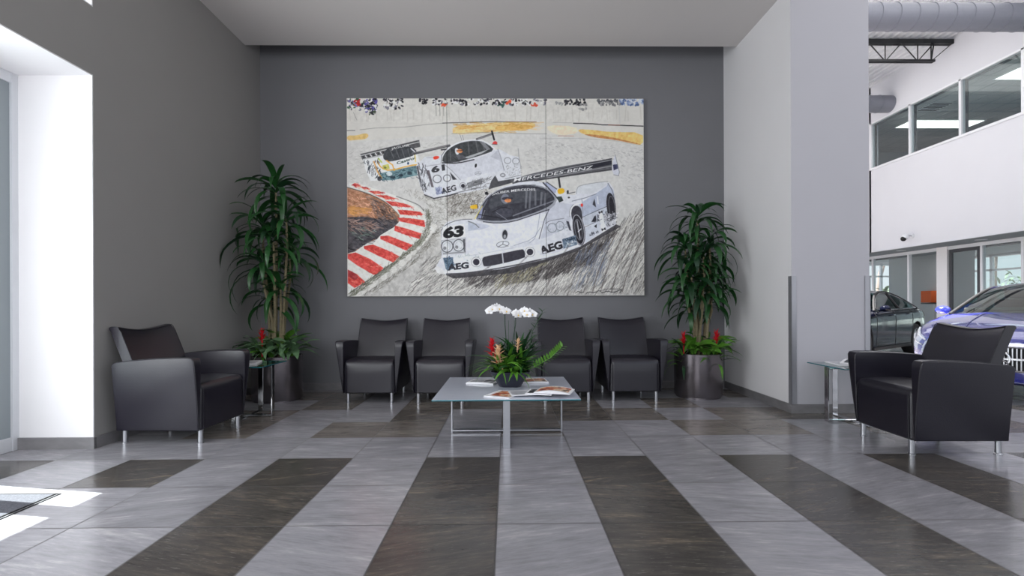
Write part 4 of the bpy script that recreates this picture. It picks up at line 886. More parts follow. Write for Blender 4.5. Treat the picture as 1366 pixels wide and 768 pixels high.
# bromeliad heads: one red, one peach, a small red one
for (x, y, z, m, s_, n) in ((-.155,-.03,.26,'red',1.,15), (-.10,-.12,.20,'orange',1.05,18), (.065,-.02,.31,'orange',.7,12)):
    q = MB(); q.tube([(x*.6, y*.6, .12), (x, y, z+.1*s_)], .006, 6)
    for i in range(n):
        k = i/(n-1); q.leaf((x, y, z+.11*s_*(1-k)-.005), i*2.399, 1.35-.95*k, (.062+.03*k)*s_, .032*s_, .5, 5, 0, .4)
    q.build('bromeliad_flower', M[m], t)
# long strap leaves reaching left over the table
q = MB()
for a, e, L in ((3.0,.55,.37),(3.2,.75,.34),(2.8,.35,.32),(3.4,.6,.30),(-2.6,.4,.28),(3.05,.95,.30)): q.leaf((-.08,-.04,.13), a, e, L, .016, 1.6, 9, 0, .3, 1.4)
q.leaf((-.06,-.12,.18), -.15, .45, .22, .032, .9, 9, 0, .3, 1.4); q.leaf((.0,-.11,.12), .1, .35, .34, .022, .05, 9, 0, .3, 1.4)
q.build('strap_leaves', M['leafl'], t)
# orchids: two stems with a spray of flowers each
fl = [[(-.175,-.03,.63),(-.150,-.05,.648),(-.115,-.03,.662),(-.090,-.05,.650),(-.060,-.03,.635),(-.032,-.04,.628),(-.130,-.01,.655)], [(.048,-.03,.612),(.066,-.05,.598),(.094,-.02,.618),(.118,-.04,.632),(.140,-.05,.600),(.165,-.02,.618),(.188,-.04,.602)]]
for k, (x0, x1) in enumerate(((-.03,-.045),(.02,.045))):
    q = MB(); q.tube([(x0,0,.1), (x0-.004,.0,.35), (x1,-.0,.52), (x1+(.0 if k else .0),-.01,.60)] + ([(-.09,-.03,.652),(-.17,-.03,.635)] if k == 0 else [(.08,-.03,.625),(.17,-.03,.61)]), .0035, 7); q.tube([(x0+.018,0,.1),(x0+.014,0,.55)], .002, 6); q.build('orchid_stem', M['leafd'], t)
    for j, (x, y, z) in enumerate(fl[k]):
        q = MB(); yaw = rr.uniform(-.5,.5); tilt = rr.uniform(-.2,.25)
        R = Matrix.Translation((x, y, z)) @ Matrix.Rotation(yaw, 4, 'Z') @ Matrix.Rotation(tilt, 4, 'X')
        for a, L, W in ((PI/2,.039,.034),(PI/2+2.2,.038,.030),(PI/2-2.2,.038,.030),(.15,.044,.050),(PI-.15,.044,.050)):
            P = []
            for i in range(6):
                u = i/5; w_ = W/2*math.sin(PI*(.12+.88*u)**.8) if u < 1 else 0.001
                row = []
                for v in (-1,0,1):
                    px, pz = L*u*math.cos(a)-v*w_*math.sin(a), L*u*math.sin(a)+v*w_*math.cos(a)
                    row.append(R @ Vector((px, -.006*math.sin(u*2.2)+.004*abs(v), pz)))
                P.append(row)
            q.grid(P)
        f = q.build('orchid_flower', M['petal'], t)
        q = MB(); cc = R @ Vector((0,-.008,-.003)); q.sphere(cc, (.005,.006,.007), 5); q.build('orchid_lip', M['petalc'], f)
# ---------------------------------------------------------------- the showroom on the right
XW, XG, ZD = 12.5, 13.5, 8.45
M['showwall'] = mat('showroom wall paint', (206,207,213), .8, noise=.02, nscale=2)
b = MB()
b.box((XW,-3,5.64), (XW+.25,8.2,7.22)); b.box((XW,16.32,2.79), (XW+.25,23,ZD+.5)); b.box((XW,-3,7.22), (XW+.25,16.4,ZD+.5)); b.box((XW,-3,2.79), (XW+.25,16.4,5.64))
struct('wall_showroom', b, M['showwall'])
b = MB(); b.box((XW+.25,-3,2.79), (18.5,20,2.95)); b.box((XW,-3,2.785), (XG+.1,20,2.80)); struct('ceiling_office', b, M['teal'])
b = MB(); b.box((3.5,21.0,0), (13.7,21.2,9)); b.box((13.7,21.0,2.79), (19,21.2,9)); struct('wall_end', b, M['white'])
# corrugated roof deck
b = MB(); P0 = []; x = 3.4; k = 0
while x < XW+.3:
    P0 += [(x,ZD+.10),(x+.07,ZD+.10),(x+.09,ZD),(x+.18,ZD)]; x += .20
b.grid([[(px, 1.5, pz), (px, 21.2, pz)] for px, pz in P0]); struct('ceiling_showroom', b, M['deck'])
b = MB(); b.box((2.75,-3,4.46), (3.0,4.6,ZD+.2)); struct('wall_sun_block', b, M['white'])  # unseen wall added to stop sun slipping in under the showroom roof
b = MB(); b.box((2.75,-3,ZD+.11), (19,21.2,ZD+.2)); struct('ceiling_roof', b, M['ceiling'])
# upper gallery windows and the office behind them
f = MB(); z0, z1 = 5.64, 7.22; ys = [8.25, 9.85, 11.45, 13.06, 14.72, 16.31]
for y in ys: f.box((XW-.02,y-.035,z0), (XW+.10,y+.035,z1))
f.box((XW-.03,8.2,z0-.03), (XW+.11,16.36,z0+.035)); f.box((XW-.02,8.2,z1-.04), (XW+.10,16.36,z1+.01))
w4 = f.build('window_3', M['alu'], smooth=False); w4['kind'] = 'structure'
for a, c in zip(ys, ys[1:]):
    g = MB(); g.box((XW+.03,a+.035,z0+.035), (XW+.036,c-.035,z1-.04)); g.build('pane', M['glass'], w4, smooth=False)
    g = MB(); g.box((XW+.10,a+.035,z0+.035), (XW+.12,a+.07,z1)); g.box((XW+.10,c-.11,z0+.035), (XW+.12,c-.035,z1)); g.box((XW+.10,a+.035,z1-.10), (XW+.12,c-.035,z1-.03)); g.build('gasket', M['darkframe'], w4, smooth=False)
b = MB(); b.box((XW+.25,6,7.35), (19,20,7.42))
for i in range(1, 11): b.box((XW+.25+i*.61,6,7.343), (XW+.265+i*.61,20,7.351), 1)
for i in range(22): b.box((XW+.25,6.4+i*.61,7.343), (19,6.415+i*.61,7.351), 1)
struct('ceiling_gallery', b, [M['officec'], M['teal']])
b = MB(); b.box((XW+.25,6,5.2), (19,20,5.3)); b.box((18.9,6,5.3), (19,20,7.35)); b.box((XW+.25,19.8,5.3), (19,20,7.35)); struct('wall_gallery', b, M['teal'])
for k, (a, c, d, e, lb) in enumerate(((13.9,16.3,16.45,17.0,'long glowing ceiling light panel seen through the far gallery windows'), (13.7,12.65,15.6,13.3,'glowing ceiling light panel at the right edge of the gallery windows'))):
    t = thing('ceiling_light', lb, 'ceiling light', ((a+d)/2,(c+e)/2,7.34)); hx, hy = (d-a)/2, (e-c)/2
    p = MB(); p.box((-hx,-hy,-.012), (hx,hy,-.004)); p.build('diffuser', M['light'], t, smooth=False)
    p = MB(); p.box((-hx-.03,-hy-.03,-.016), (hx+.03,-hy,0)); p.box((-hx-.03,hy,-.016), (hx+.03,hy+.03,0)); p.box((-hx-.03,-hy,-.016), (-hx,hy,0)); p.box((hx,-hy,-.016), (hx+.03,hy,0)); p.build('frame', M['alu'], t, smooth=False)
t = thing('ceiling_vent', 'square slatted air vent in the gallery ceiling beside the light panel', 'vent', (13.7,15.2,7.335))
p = MB(); 
for i in range(6): p.box((-.30,-.3+i*.11,-.012), (.30,-.26+i*.11,0))
p.build('slats', M['darkframe'], t, smooth=False); p = MB(); p.box((-.34,-.34,0), (.34,.34,.004)); p.build('frame', M['alu'], t, smooth=False)
# ducts, joist, camera
def duct(name, lb, y, z, r, x0, x1, elbow=False):
    t = thing(name, lb, 'duct', (0,y,z)); p = MB(); p.tube([(x0,0,0),(x1,0,0)] if not elbow else [(x0,0,0),(x1-.25,0,0),(x1-.1,.01,.0),(x1,.03,.0)], r, 40); p.build('pipe', M['duct'], t)
    s = MB(); x = x0+.2
    while x < x1-.3: s.tube([(x,0,0),(x+.015,0,0)], r+.012, 40); x += .42
    s.build('joint_ring', M['duct'], t)
duct('air_duct', 'large round grey air duct crossing just under the showroom roof', 10.9, 7.62, .29, 3.6, 12.49)
duct('air_duct', 'short end of a farther grey air duct meeting the showroom wall', 15.5, 7.55, .27, 6.0, 12.49)
t = thing('roof_joist', 'black steel open web joist under the corrugated roof', 'joist', (0,13.3,0))
p = MB(); p.box((3.6,-.07,8.30), (12.49,-.01,8.42)); p.box((3.6,.01,8.30), (12.49,.07,8.42)); p.build('top_chord', M['black'], t, smooth=False)
p = MB(); p.box((3.6,-.06,7.80), (11.97,-.01,7.86)); p.box((3.6,.01,7.80), (11.97,.06,7.86)); p.build('bottom_chord', M['black'], t, smooth=False)
for i in range(10):
    x = 3.7+i*.92-.035*0
    p = MB(); p.tube([(x,0,8.34),(x+.46,0,7.83),(x+.92,0,8.34)] if x+.46 < 11.97 else [(x,0,8.34),(11.9,0,7.83)], .018, 6); p.tube([(min(x+.46,11.9),0,7.83),(min(x+.46,11.9),0,8.34)], .016, 6); p.build('web', M['black'], t)
p = MB(); p.tube([(11.9,0,7.83),(12.48,0,8.32)], .012, 6); p.build('end_strut', M['black'], t)
t = thing('security_camera', 'small white dome-nosed security camera on a wall bracket above the storefront', 'camera', (XW,14.65,3.13))
p = MB(); p.lathe([(.07,0),(.07,.02),(.04,.03)], n=20); o = p.build('wall_plate', M['alu'], t); o.rotation_euler = (0,-PI/2,0)
p = MB(); p.tube([(0,0,0),(-.12,.02,.02),(-.2,.03,-.03)], .022, 10); p.build('bracket', M['steel'], t)
p = MB(); p.tube([(-.16,.02,.04),(-.20,.03,-.02),(-.23,.04,-.06)], [.06,.09,.085], 14); p.build('camera_body', M['alu'], t); p = MB(); p.sphere((-.24,.045,-.085), .075, 10); p.build('lens', M['rubber'], t)
# storefront: panes between white mullions, an open doorway, white pier
f = MB(); zt = 2.78
for y in (17.53, 15.95, 13.46, 12.37, 10.8, 9.2, 19.2): f.box((XG-.04,y-.035,0), (XG+.06,y+.035,zt))
f.box((XG-.05,8,zt-.10), (XG+.06,20.9,zt)); f.box((XG-.03,8,0), (XG+.05,14.3,.12)); f.box((XG-.03,16,0), (XG+.05,20.9,.12))
w5 = f.build('window_4', M['alu'], smooth=False); w5['kind'] = 'structure'
for a, c in ((8.0,9.165),(9.235,10.765),(10.835,12.335),(12.405,13.425),(15.985,17.495),(17.565,19.165)):
    g = MB(); g.box((XG,a,.12), (XG+.006,c,zt-.10)); g.build('pane', M['glass'], w5, smooth=False)
    g = MB(); g.box((XG+.06,a,.12), (XG+.075,a+.05,zt-.1)); g.box((XG+.06,a,zt-.16), (XG+.075,c,zt-.1)); g.build('gasket', M['darkframe'], w5, smooth=False)
b = MB(); b.box((XG-.06,14.50,0), (XG+.10,14.86,2.79)); b.box((XG-.05,19.9,0), (XG+.1,20.95,2.79)); struct('wall_pier', b, M['white'])
# door leaf beside the pier
f = MB(); f.box((XG-.02,13.52,0), (XG+.03,13.60,2.68)); f.box((XG-.02,14.38,0), (XG+.03,14.47,2.68)); f.box((XG-.02,13.60,2.58), (XG+.03,14.38,2.68)); f.box((XG-.02,13.60,0), (XG+.03,14.38,.2))
d = f.build('door_1', M['darkframe'], smooth=False); d['kind'] = 'structure'
g = MB(); g.box((XG,13.60,.2), (XG+.006,14.38,2.58)); g.build('pane', M['glass'], d, smooth=False)
h = MB(); h.tube([(XG-.07,13.66,.9),(XG-.07,13.66,1.25)], .012, 8); h.tube([(XG-.07,13.66,.93),(XG-.02,13.66,.93)], .008, 6); h.tube([(XG-.07,13.66,1.22),(XG-.02,13.66,1.22)], .008, 6); h.build('door_handle', M['steel'], d)
# office partitions behind the glass
b = MB(); b.box((XG+.1,14.7,0), (14.5,14.8,2.79)); struct('wall_partition', b, M['teal'])
b = MB(); b.box((15.26,16.0,0), (15.36,19.0,2.79)) ; struct('wall_office', b, M['officec'])
# outer glazing of the offices
f = MB()
for y in (9,10.6,12.3,13.9,15.5,17.1,18.7,20.4): f.box((17.45,y-.04,0), (17.55,y+.04,2.79))
for z in (0, 2.2, 2.71): f.box((17.45,8,z), (17.55,20.8,z+.07))
for x in (13.8,15.3,16.55,17.45): f.box((x-.04,21.0,0), (x+.04,21.1,2.79))
for z in (0, 2.2, 2.71): f.box((13.7,21.0,z), (17.5,21.1,z+.07))
w6 = f.build('window_5', M['alu'], smooth=False); w6['kind'] = 'structure'
g = MB(); g.box((17.5,8,.07), (17.504,20.8,2.7)); g.build('pane', M['glass'], w6, smooth=False)
b = MB(); b.box((17.4,-3,2.79), (18.5,21,3.1)); struct('wall_fascia', b, M['white'])
b = MB(); b.box((20,-3,-.14), (70,60,-.02)); struct('ground', b, M['ground'])
for lb, (y0, x0, x1, z_) in (('slim recessed downlight in the soffit near the left end of the storefront', (15.62,0,0,0)), ('slim recessed downlight in the soffit above the storefront door', (12.95,0,0,0))):
    t = thing('downlight', lb, 'ceiling light', (12.95,y0,2.784)); p = MB(); p.lathe([(.10,-.006),(.13,-.006),(.135,0)], n=24); p.build('trim_ring', M['alu'], t); p = MB(); p.lathe([(.0001,-.004),(.10,-.004)], n=24); p.build('lamp', M['light'], t)
t = thing('wall_cabinet', 'orange cabinet box mounted in the grey office behind the glass', 'cabinet', (15.0,17.02,1.28))
p = MB(); p.bev((-.02,-.25,-.21), (.24,.17,.21), .008, 2); p.build('cabinet_body', M['cabinet'], t); p = MB(); p.bev((-.035,-.245,-.205), (-.021,.165,.205), .004, 1); p.build('door', M['cabinet'], t); 
t = thing('office_table', 'low grey cupboard standing below the orange cabinet', 'cupboard', (15.1,16.95,0))
p = MB(); p.bev((-.1,-.25,0), (.10,.25,1.02), .008, 2); p.build('carcass', M['officec'], t); p = MB(); p.bev((-.12,-.26,1.02), (.12,.26,1.05), .006, 2); p.build('worktop', M['darkframe'], t)
t.name = 'cupboard'
def palm(lb, x, y, h, seed, lean=.5):
    r2 = random.Random(seed); t = thing('palm_tree', lb, 'tree', (x,y,-.02)); p = MB(); p.tube([(0,0,0),(lean*.3,0,h*.5),(lean,0,h)], [.22,.17,.14], 10); p.build('trunk', M['trunk'], t)
    q = MB()
    for i in range(30): q.leaf((lean,0,h), i*2.399, r2.uniform(-.2,1.2), 2.0, .30, 1.6, 7, 0, .3)
    q.build('fronds', M['palm'], t); t['group'] = 'palms outside'
palm('tall leaning palm outside the leftmost storefront window', 29, 37.5, 6.4, 1, 1.3); palm('palm trunk outside, seen through the right storefront window', 34, 33.2, 6.6, 2, .3); 
def bush(lb, x, y, r, h, seed):
    r2 = random.Random(seed); t = thing('shrub', lb, 'shrub', (x,y,-.02)); q = MB()
    for i in range(260):
        a, b_ = r2.uniform(0,6.28), r2.random()**.5; z = h*(1-b_**2)*r2.uniform(.4,1)
        q.leaf((r*b_*math.cos(a), r*b_*math.sin(a), z), r2.uniform(0,6.28), r2.uniform(0,1.3), r*.45, r*.12, 1., 4, 0, .2)
    q.build('foliage', M['palm'], t); s = MB(); s.tube([(0,0,0),(0,0,h*.6)], .08, 7); s.build('stem', M['trunk'], t)
bush('grey-green shrub outside right of the palm trunk', 33, 31.0, 1.7, 2.9, 4); bush('low shrub outside at the far right of the storefront glass', 31, 26.3, 1.5, 2.1, 5); bush('pale shrub outside the leftmost storefront window', 26.5, 33.5, 2.0, 2.0, 6)
bush('second pale shrub outside the left storefront windows', 20.6, 33.5, 1.8, 1.8, 8)

# ---------------------------------------------------------------- cars
YS = [0,.05,.13,.3,.55,.85,1.2,1.55,2.1,2.8,3.4,3.9,4.2,4.45,4.6,4.68,4.72]
HW = [.66,.755,.82,.875,.91,.925,.925,.925,.925,.925,.925,.92,.90,.86,.80,.74,.66]
ZT = [.66,.715,.76,.82,.875,.92,.965,.985,.99,1.0,1.01,1.02,1.02,1.0,.97,.93,.84]
ZS = [.60,.64,.68,.74,.79,.84,.88,.90,.91,.93,.94,.945,.94,.91,.88,.85,.78]
ZB = [.24,.22,.20,.18,.17,.16,.16,.16,.16,.16,.16,.17,.19,.22,.25,.28,.32]
def sm(y, T):
    return float(np.interp(y, YS, T))*.5+.25*float(np.interp(y-.08, YS, T))+.25*float(np.interp(y+.08, YS, T)) if .13 < y < 4.5 else float(np.interp(y, YS, T))
def sect(y):
    w, zt, zs, zb = sm(y, HW), sm(y, ZT), sm(y, ZS), sm(y, ZB)
    cr_ = .028
    return [(0,zb),(.78*w,zb),(.93*w,zb+.03),(.975*w,zb+.09),(.985*w,zb+.2),(.992*w,.46*zs+.30*.2+.05),(1.0*w,zs*.82),(.995*w,zs*.92),(.968*w,zs),(.925*w,zs+(zt-zs)*.62),(.87*w,zt-.012),(.78*w,zt+.004),(.60*w,zt+.004+.4*cr_),(.46*w,zt+.012+.5*cr_),(.30*w,zt+.9*cr_),(0,zt+cr_)]
def surf(y, s, off=0.):
    S = sect(y); s = s*1.0; i = min(int(s), len(S)-2); f = s-i; a, c = S[i], S[i+1]; x = a[0]+(c[0]-a[0])*f; z = a[1]+(c[1]-a[1])*f
    nx, nz = (c[1]-a[1]), -(c[0]-a[0]); l = math.hypot(nx, nz)+1e-9; return (x+off*nx/l, y, z+off*nz/l)
def arch(u):                                       # roof rail, u 0 (foot of windscreen pillar) .. 1 (foot of rear pillar)
    y = 1.52+2.55*u; pts = [(0,.975),(.08,1.09),(.17,1.21),(.26,1.305),(.36,1.36),(.48,1.375),(.60,1.355),(.72,1.295),(.82,1.215),(.91,1.125),(1,1.02)]
    z = float(np.interp(u, [p[0] for p in pts], [p[1] for p in pts])); return (.845-.27*((z-.96)/.42), y, z)
def make_car(label, loc, rz, paint, glassm, grp=None):
    t = thing('car', label, 'car', loc, rz)
    P = []; ys = sorted(set([round(i*.06,3) for i in range(0, 79)]+YS+[.02,.08]))
    ys = [y for y in ys if y <= 4.72]
    for y in ys:
        S = sect(y); row = [(x, y, z) for x, z in S]+[(-x, y, z) for x, z in S[-2:0:-1]]; P.append(row+[row[0]])
    b_ = MB(); b_.grid(P); n = len(P[0]); last = (len(P)-1)*n
    b_.f.append(tuple(range(n-1))); b_.m.append(0); b_.f.append(tuple(last+i for i in range(n-2, -1, -1))); b_.m.append(0)
    me_o = b_.build('body', [paint, M['rubber']], None, weld=True)
    cut = MB()
    for yc in (.88, 3.72):
        for sx in (-1, 1):
            m = Matrix.Translation((sx*.86, yc, .335)) @ Matrix.Rotation(PI/2, 4, 'Y'); c2 = MB(); c2.lathe([(.385,-.16),(.385,.16)], n=40)
            cut.add([m @ Vector(v) for v in c2.v], c2.f)
    co = cut.build('cutter', M['rubber'], None, smooth=False)
    md = me_o.modifiers.new('arches', 'BOOLEAN'); md.operation = 'DIFFERENCE'; md.object = co; md.solver = 'EXACT'
    dg = bpy.context.evaluated_depsgraph_get(); dg.update(); nm = bpy.data.meshes.new_from_object(me_o.evaluated_get(dg)); 
    bpy.data.objects.remove(me_o); bpy.data.objects.remove(co)
    body = bpy.data.objects.new('body', nm); COL.objects.link(body); body.parent = t
    for p in nm.polygons:
        c = p.center
        if 1.32 < c.y < 4.0 and abs(c.x) < .76 and p.normal.z > .6: p.material_index = 1
        elif any(math.hypot(c.y-yc, c.z-.335) < .384 for yc in (.88, 3.72)) and .5 < abs(c.x) < .9 and abs(p.normal.x) < .99 and math.hypot(c.y-.88, c.z-.335)*math.hypot(c.y-3.72, c.z-.335) and min(math.hypot(c.y-yc, c.z-.335) for yc in (.88,3.72)) > .37: p.material_index = 1
        elif abs(p.normal.x) > .98 and abs(c.x) < .72 and abs(c.x) > .6: p.material_index = 1
    # glazed upper body
    nv = 12
    def span(u, yc, zc, k=None):
        x, y, z = arch(u); return [((2*j/nv-1)*x, yc+(y-yc)*(2*j/nv-1)**2, zc+(z-zc)*abs(2*j/nv-1)**2.2) for j in range(nv+1)]
    ws = [span(.30*i/8, 1.22+.80*i/8, .985+(1.402-.985)*math.sin(PI/2*(i/8))**.9) for i in range(9)]
    g = MB(); g.grid([r[1:-1] for r in ws]); wsn = g.build('windshield', glassm, t)
    rf = [span(.30+.38*i/8, 2.02+1.35*i/8, 1.402+.022*math.sin(PI*i/8)-.03*(i/8)**2) for i in range(9)]
    g = MB(); g.grid(rf); g.build('roof', paint, t)
    rg = [span(.68+.30*i/8, 3.37+.86*i/8, 1.372-(1.372-1.045)*(i/8)**1.25) for i in range(9)]
    g = MB(); g.grid([r[1:-1] for r in rg]); g.build('rear_window', glassm, t)
    for sx in (-1, 1):
        g = MB(); R_ = []
        for i in range(25):
            u = .03+.91*i/24; x, y, z = arch(u); zb = .965+.05*u; R_.append([(sx*(x+(.85-x)*(1-q)), y, zb+(z-zb)*q) for q in (0,.33,.66,1)])
        g.grid(R_); g.build('side_window', glassm, t)
        g = MB(); g.tube([(sx*arch(i/30)[0], arch(i/30)[1], arch(i/30)[2]-.005) for i in range(31)], .022, 8); g.build('pillar', M['rubber'], t)
        g = MB(); pts = [(sx*(arch(.05+.88*i/30)[0]+.022), arch(.05+.88*i/30)[1], arch(.05+.88*i/30)[2]-.032) for i in range(31)]+[(sx*.862, 1.60+2.2*(1-i/10), .985+.035*(1-i/10)) for i in range(11)]
        g.tube(pts+[pts[0]], .011, 6); g.build('window_trim', M['chrome'], t)
        g = MB(); g.tube([(sx*(arch(.53)[0]+.01), arch(.53)[1]+.02, 1.36), (sx*.858, arch(.53)[1]-.06, 1.0)], .022, 6); g.build('pillar', M['rubber'], t)
        # mirror
        g = MB(); g.tube([(sx*.86,1.70,.97),(sx*.92,1.69,.99)], .02, 8); g.sphere((sx*.965,1.70,1.02), (.095,.06,.065), 10); g.build('wing_mirror', paint, t)
        # seams, handles
        for y in (1.42, 2.42, 3.42):
            g = MB(); g.tube([surf(y+(0 if s_ > 4 else -.0), s_, .001) if sx > 0 else (lambda q: (-q[0], q[1], q[2]))(surf(y, s_, .001)) for s_ in (3,4,5,6,7,8,9)], .005, 5); g.build('door_seam', M['rubber'], t)
        for y in (2.25, 3.22):
            q = surf(y, 7.5, .02); g = MB(); g.bev((-.012,-.11,-.014), (.012,.11,.014), .008, 2, 0, Matrix.Translation((sx*q[0], q[1], q[2]))); g.build('door_handle', paint, t)
        g = MB(); g.bev((-.02,1.28,.20), (.02,3.32,.26), .008, 2, 0, Matrix.Translation((sx*.905,0,0))); g.build('sill', M['chrome'] if False else M['rubber'], t)
        # head and tail lights
        g = MB(); R_ = []
        for i in range(9):
            y = .015+.055*i; R_.append([(lambda q: (sx*q[0], q[1], q[2]))(surf(y, 6.2+.16*i*.6+(3.2-.16*i*.9)*j/6, .006)) for j in range(7)])
        g.grid(R_); hl = g.build('headlight', M['lamp'], t)
        g = MB(); g.tube([(lambda q: (sx*q[0], q[1], q[2]))(surf(.03+.05*i, 8.9-.0*i, .012)) for i in range(8)], .009, 6); g.tube([(lambda q: (sx*q[0], q[1], q[2]))(surf(.03+.045*i, 7.6, .012)) for i in range(8)], .007, 6); g.build('light_strip', M['alu'], hl)
        g = MB(); R_ = [[(lambda q: (sx*q[0], q[1], q[2]))(surf(4.40+.035*i, 7+2.2*j/4, .007)) for j in range(5)] for i in range(9)]; g.grid(R_); g.build('tail_light', M['tail'], t)
    # nose
    g = MB(); k = 20
    gp = [(.50*math.copysign(abs(math.cos(a))**.6, math.cos(a)), .50+.135*math.copysign(abs(math.sin(a))**.7, math.sin(a))) for a in (2*PI*i/k for i in range(k))]
    gp = [(x*(1+.25*(z-.5)/.135*-.35), z) for x, z in gp]
    g.v = [(x, -.012, z) for x, z in gp]+[(x, .02, z) for x, z in gp]; g.f = [tuple(range(k))[::-1]]+[(i, (i+1) % k, k+(i+1) % k, k+i) for i in range(k)]; g.m = [0]*len(g.f)
    gr = g.build('grille', M['rubber'], t, smooth=False)
    g = MB(); g.tube([(x, -.014, z) for x, z in gp]+[(gp[0][0], -.014, gp[0][1])], .010, 6); g.build('grille_frame', M['chrome'], gr)
    g = MB()
    for i in range(-13, 14): 
        hh = .12*math.sqrt(max(0, 1-(i/15)**4)); g.box((i*.034-.005,-.024,.5-hh), (i*.034+.005,-.013,.5+hh))
    g.build('grille_bars', M['steel'], gr, smooth=False)
    g = MB(); g.bev((-.47,-.034,.488), (.47,-.020,.512), .004, 1); g.build('grille_blade', M['chrome'], gr)
    g = MB(); R0 = Matrix.Translation((0,-.045,.5)) @ Matrix.Rotation(PI/2, 4, 'X')
    g.tube([R0 @ Vector((.085*math.cos(2*PI*i/28), .085*math.sin(2*PI*i/28), 0)) for i in range(29)], .009, 7)
    for a in (PI/2, PI/2+2*PI/3, PI/2+4*PI/3): g.tube([R0 @ Vector((0,0,0)), R0 @ Vector((.083*math.cos(a), .083*math.sin(a), 0))], [.014,.004], 6)
    g.build('emblem', M['chrome'], gr)
    for sx in (-1, 1):
        g = MB(); g.bev((-.13,-.014,-.07), (.13,.01,.06), .02, 2, 0, Matrix.Translation((sx*.46,0,.30)) @ Matrix.Rotation(-sx*.0, 4, 'Y')); g.build('air_intake', M['rubber'], t)
        g = MB(); g.tube([(sx*.30,-.02,.235),(sx*.45,-.03,.225),(sx*.62,-.0,.25)], .012, 6); g.build('bumper_trim', M['chrome'], t)
        g = MB(); g.tube([surf(y, 13.3, .002) if sx > 0 else (lambda q: (-q[0], q[1], q[2]))(surf(y, 13.3, .002)) for y in [.12+.1*i for i in range(12)]], .012, 6); g.build('bonnet_crease', paint, t)
    g = MB(); g.bev((-.60,4.70,.30), (.60,4.735,.42), .015, 2); g.build('rear_bumper', M['rubber'], t)
    # interior
    g = MB(); g.bev((-.70,1.55,1.0), (.70,1.85,1.06), .02, 2); g.build('dashboard', M['rubber'], t)
    for sx in (-1, 1):
        g = MB(); g.bev((-.22,2.42,1.0), (.22,2.52,1.18), .04, 3, 0, Matrix.Translation((sx*.36,0,0))); g.bev((-.12,2.48,1.19), (.12,2.56,1.31), .03, 3, 0, Matrix.Translation((sx*.36,0,0))); g.build('car_seat', M['leather'], t)
    g = MB(); Rw = Matrix.Translation((.36,1.98,1.06)) @ Matrix.Rotation(1.25, 4, 'X'); g.tube([Rw @ Vector((.17*math.cos(2*PI*i/24), .17*math.sin(2*PI*i/24), 0)) for i in range(25)], .013, 7); g.build('steering_wheel', M['rubber'], t)
    # wheels
    for yc in (.88, 3.72):
        for sx in (-1, 1):
            w = thing('wheel', None, None); w.parent = t
            R1 = Matrix.Translation((sx*.80, yc, .335)) @ Matrix.Rotation(sx*PI/2, 4, 'Y')
            g = MB(); c2 = MB(); c2.lathe([(.24,-.11),(.30,-.115),(.325,-.10),(.334,-.05),(.335,.05),(.325,.10),(.30,.115),(.24,.11),(.24,-.11)], n=44); g.add([R1 @ Vector(v) for v in c2.v], c2.f[:8*44]); ty = g.build('wheel', M['rubber'], t)
            bpy.data.objects.remove(w)
            g = MB(); c2 = MB(); c2.lathe([(.245,-.09),(.245,.10),(.232,.10),(.225,-.06)], n=44); g.add([R1 @ Vector(v) for v in c2.v], c2.f[:3*44])
            c2 = MB(); c2.lathe([(.05,.04),(.05,.085),(.03,.095),(.0001,.095)], n=20); g.add([R1 @ Vector(v) for v in c2.v], c2.f)
            for i in range(10):
                a = 2*PI*i/10; g.bev((.03,-.016,.05), (.236,.016,.082), .006, 1, 0, R1 @ Matrix.Rotation(a, 4, 'Z'))
            g.build('rim', M['steel'], ty)
    return t
M['lamp'] = mat('clear headlamp', (190,198,210), .12, .3, noise=.3, nscale=30, coat=1.)
M['tail'] = mat('red tail lamp', (110,16,22), .15, noise=.2, coat=1.)
M['carblue'] = mat('metallic deep blue paint', (8,24,138), .25, .2, noise=.05, coat=1.); M['carblue'].node_tree.nodes['Principled BSDF'].inputs['Coat IOR'].default_value = 2.2
M['carblack'] = mat('glossy black paint', (4,6,20), .10, .0, noise=.05, coat=.2, spec=.15)
M['carglass'] = glass_mat('tinted car glass', (104,136,136), .05, .02, .45)
make_car('metallic blue sedan facing us behind the right-hand armchair', (5.2,5.0,0), math.radians(-58), M['carblue'], M['carglass']).scale = (.94,.94,.94)
make_car('glossy black coupe parked beyond the column, left of the blue car', (5.2,8.7,0), math.radians(-56), M['carblack'], M['carglass']).scale = (.94,.94,.94)

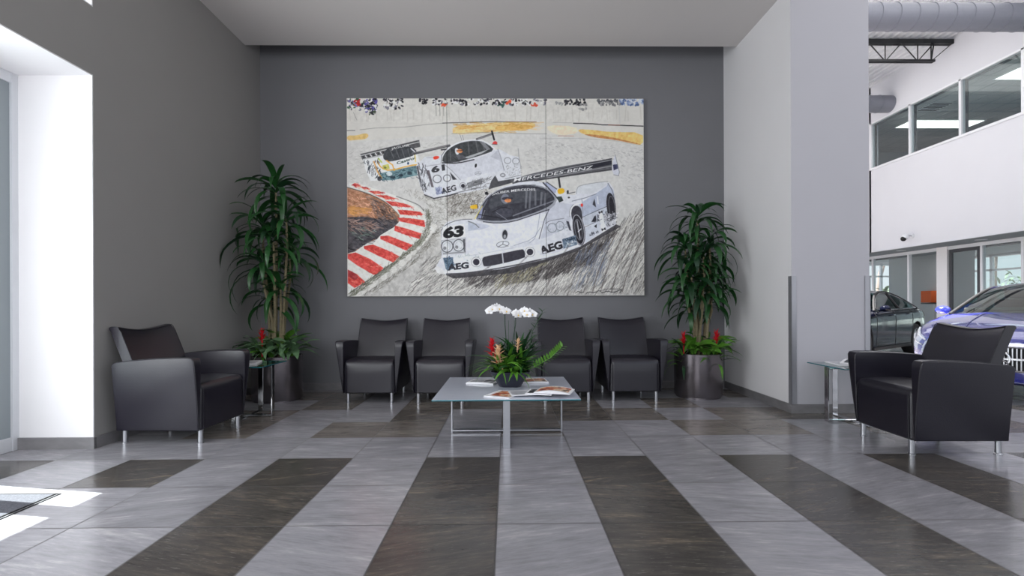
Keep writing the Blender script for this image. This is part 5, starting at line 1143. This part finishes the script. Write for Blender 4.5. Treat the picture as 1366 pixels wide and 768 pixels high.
# ---------------------------------------------------------------- light
def area(name, loc, target, size, energy, col=(1,1,1), sy=None):
    l = bpy.data.lights.new(name, 'AREA'); l.energy = energy; l.color = col; l.size = size; l.shape = 'RECTANGLE'; l.size_y = sy or size
    o = bpy.data.objects.new(name, l); COL.objects.link(o); o.location = loc; o.rotation_euler = (Vector(target)-Vector(loc)).to_track_quat('-Z', 'Y').to_euler(); return o
W = bpy.data.worlds.new('world'); scene.world = W; W.use_nodes = True
bg = W.node_tree.nodes['Background']; bg.inputs[0].default_value = (.86,.92,1,1); bg.inputs[1].default_value = 1.1
tc = W.node_tree.nodes.new('ShaderNodeTexCoord'); sp = W.node_tree.nodes.new('ShaderNodeSeparateXYZ'); rp = W.node_tree.nodes.new('ShaderNodeValToRGB')
W.node_tree.links.new(tc.outputs['Generated'], sp.inputs[0]); W.node_tree.links.new(sp.outputs[2], rp.inputs[0]); W.node_tree.links.new(rp.outputs[0], bg.inputs[0])
rp.color_ramp.elements[0].color = (.93,.96,1,1); rp.color_ramp.elements[1].color = (.55,.72,1,1)
s = bpy.data.lights.new('sun', 'SUN'); s.energy = 42; s.angle = .006; s.color = (1,.97,.93)
so = bpy.data.objects.new('sun', s); COL.objects.link(so)
d = Vector((1,-.18,-math.tan(math.radians(58.5))*math.hypot(1,.18))); so.rotation_euler = d.to_track_quat('-Z', 'Y').to_euler()
area('showroom_light', (8,10,8.2), (8,10,0), 7, 330, (1,.99,.97), 12)
area('showroom_light_front', (8,2.5,7.5), (9,9,2), 5, 260, (.98,.99,1), 3)
area('office_light', (15.5,15.8,2.7), (15.5,15.8,0), 1.5, 40, (1,1,1))
area('gallery_light', (15.5,13,7.2), (15.5,13,5), 3, 50)
area('alcove_daylight', (-3.55,2.05,1.45), (0,2.9,1.6), 2.0, 100, (.96,.98,1), 2.3)
area('upper_window_daylight', (-3.55,2.05,3.72), (0,3.2,3.5), 2.0, 30, (.95,.98,1), .6)
area('window_daylight', (-2.2,-2.6,2.6), (0.2,5,1.2), 3.2, 120, (.95,.97,1), 2.6)
# ---------------------------------------------------------------- camera
TH, RO = -.0130, -.0039
cam = bpy.data.cameras.new('camera'); co = bpy.data.objects.new('camera', cam); COL.objects.link(co); scene.camera = co
cam.sensor_width = 36; cam.sensor_fit = 'HORIZONTAL'; cam.lens = 640*36/1366; cam.shift_x = -(685.5-683)/1366; cam.shift_y = (406-384)/1366
co.location = (0,0,1.06)
co.rotation_euler = (Matrix.Rotation(TH, 3, 'Z') @ Matrix.Rotation(PI/2, 3, 'X') @ Matrix.Rotation(RO, 3, 'Z')).to_euler()
cam.clip_end = 300
scene.view_settings.view_transform = 'Standard'; scene.view_settings.look = 'None'; scene.view_settings.exposure = 0
scene.cycles.max_bounces = 8; scene.cycles.transparent_max_bounces = 16
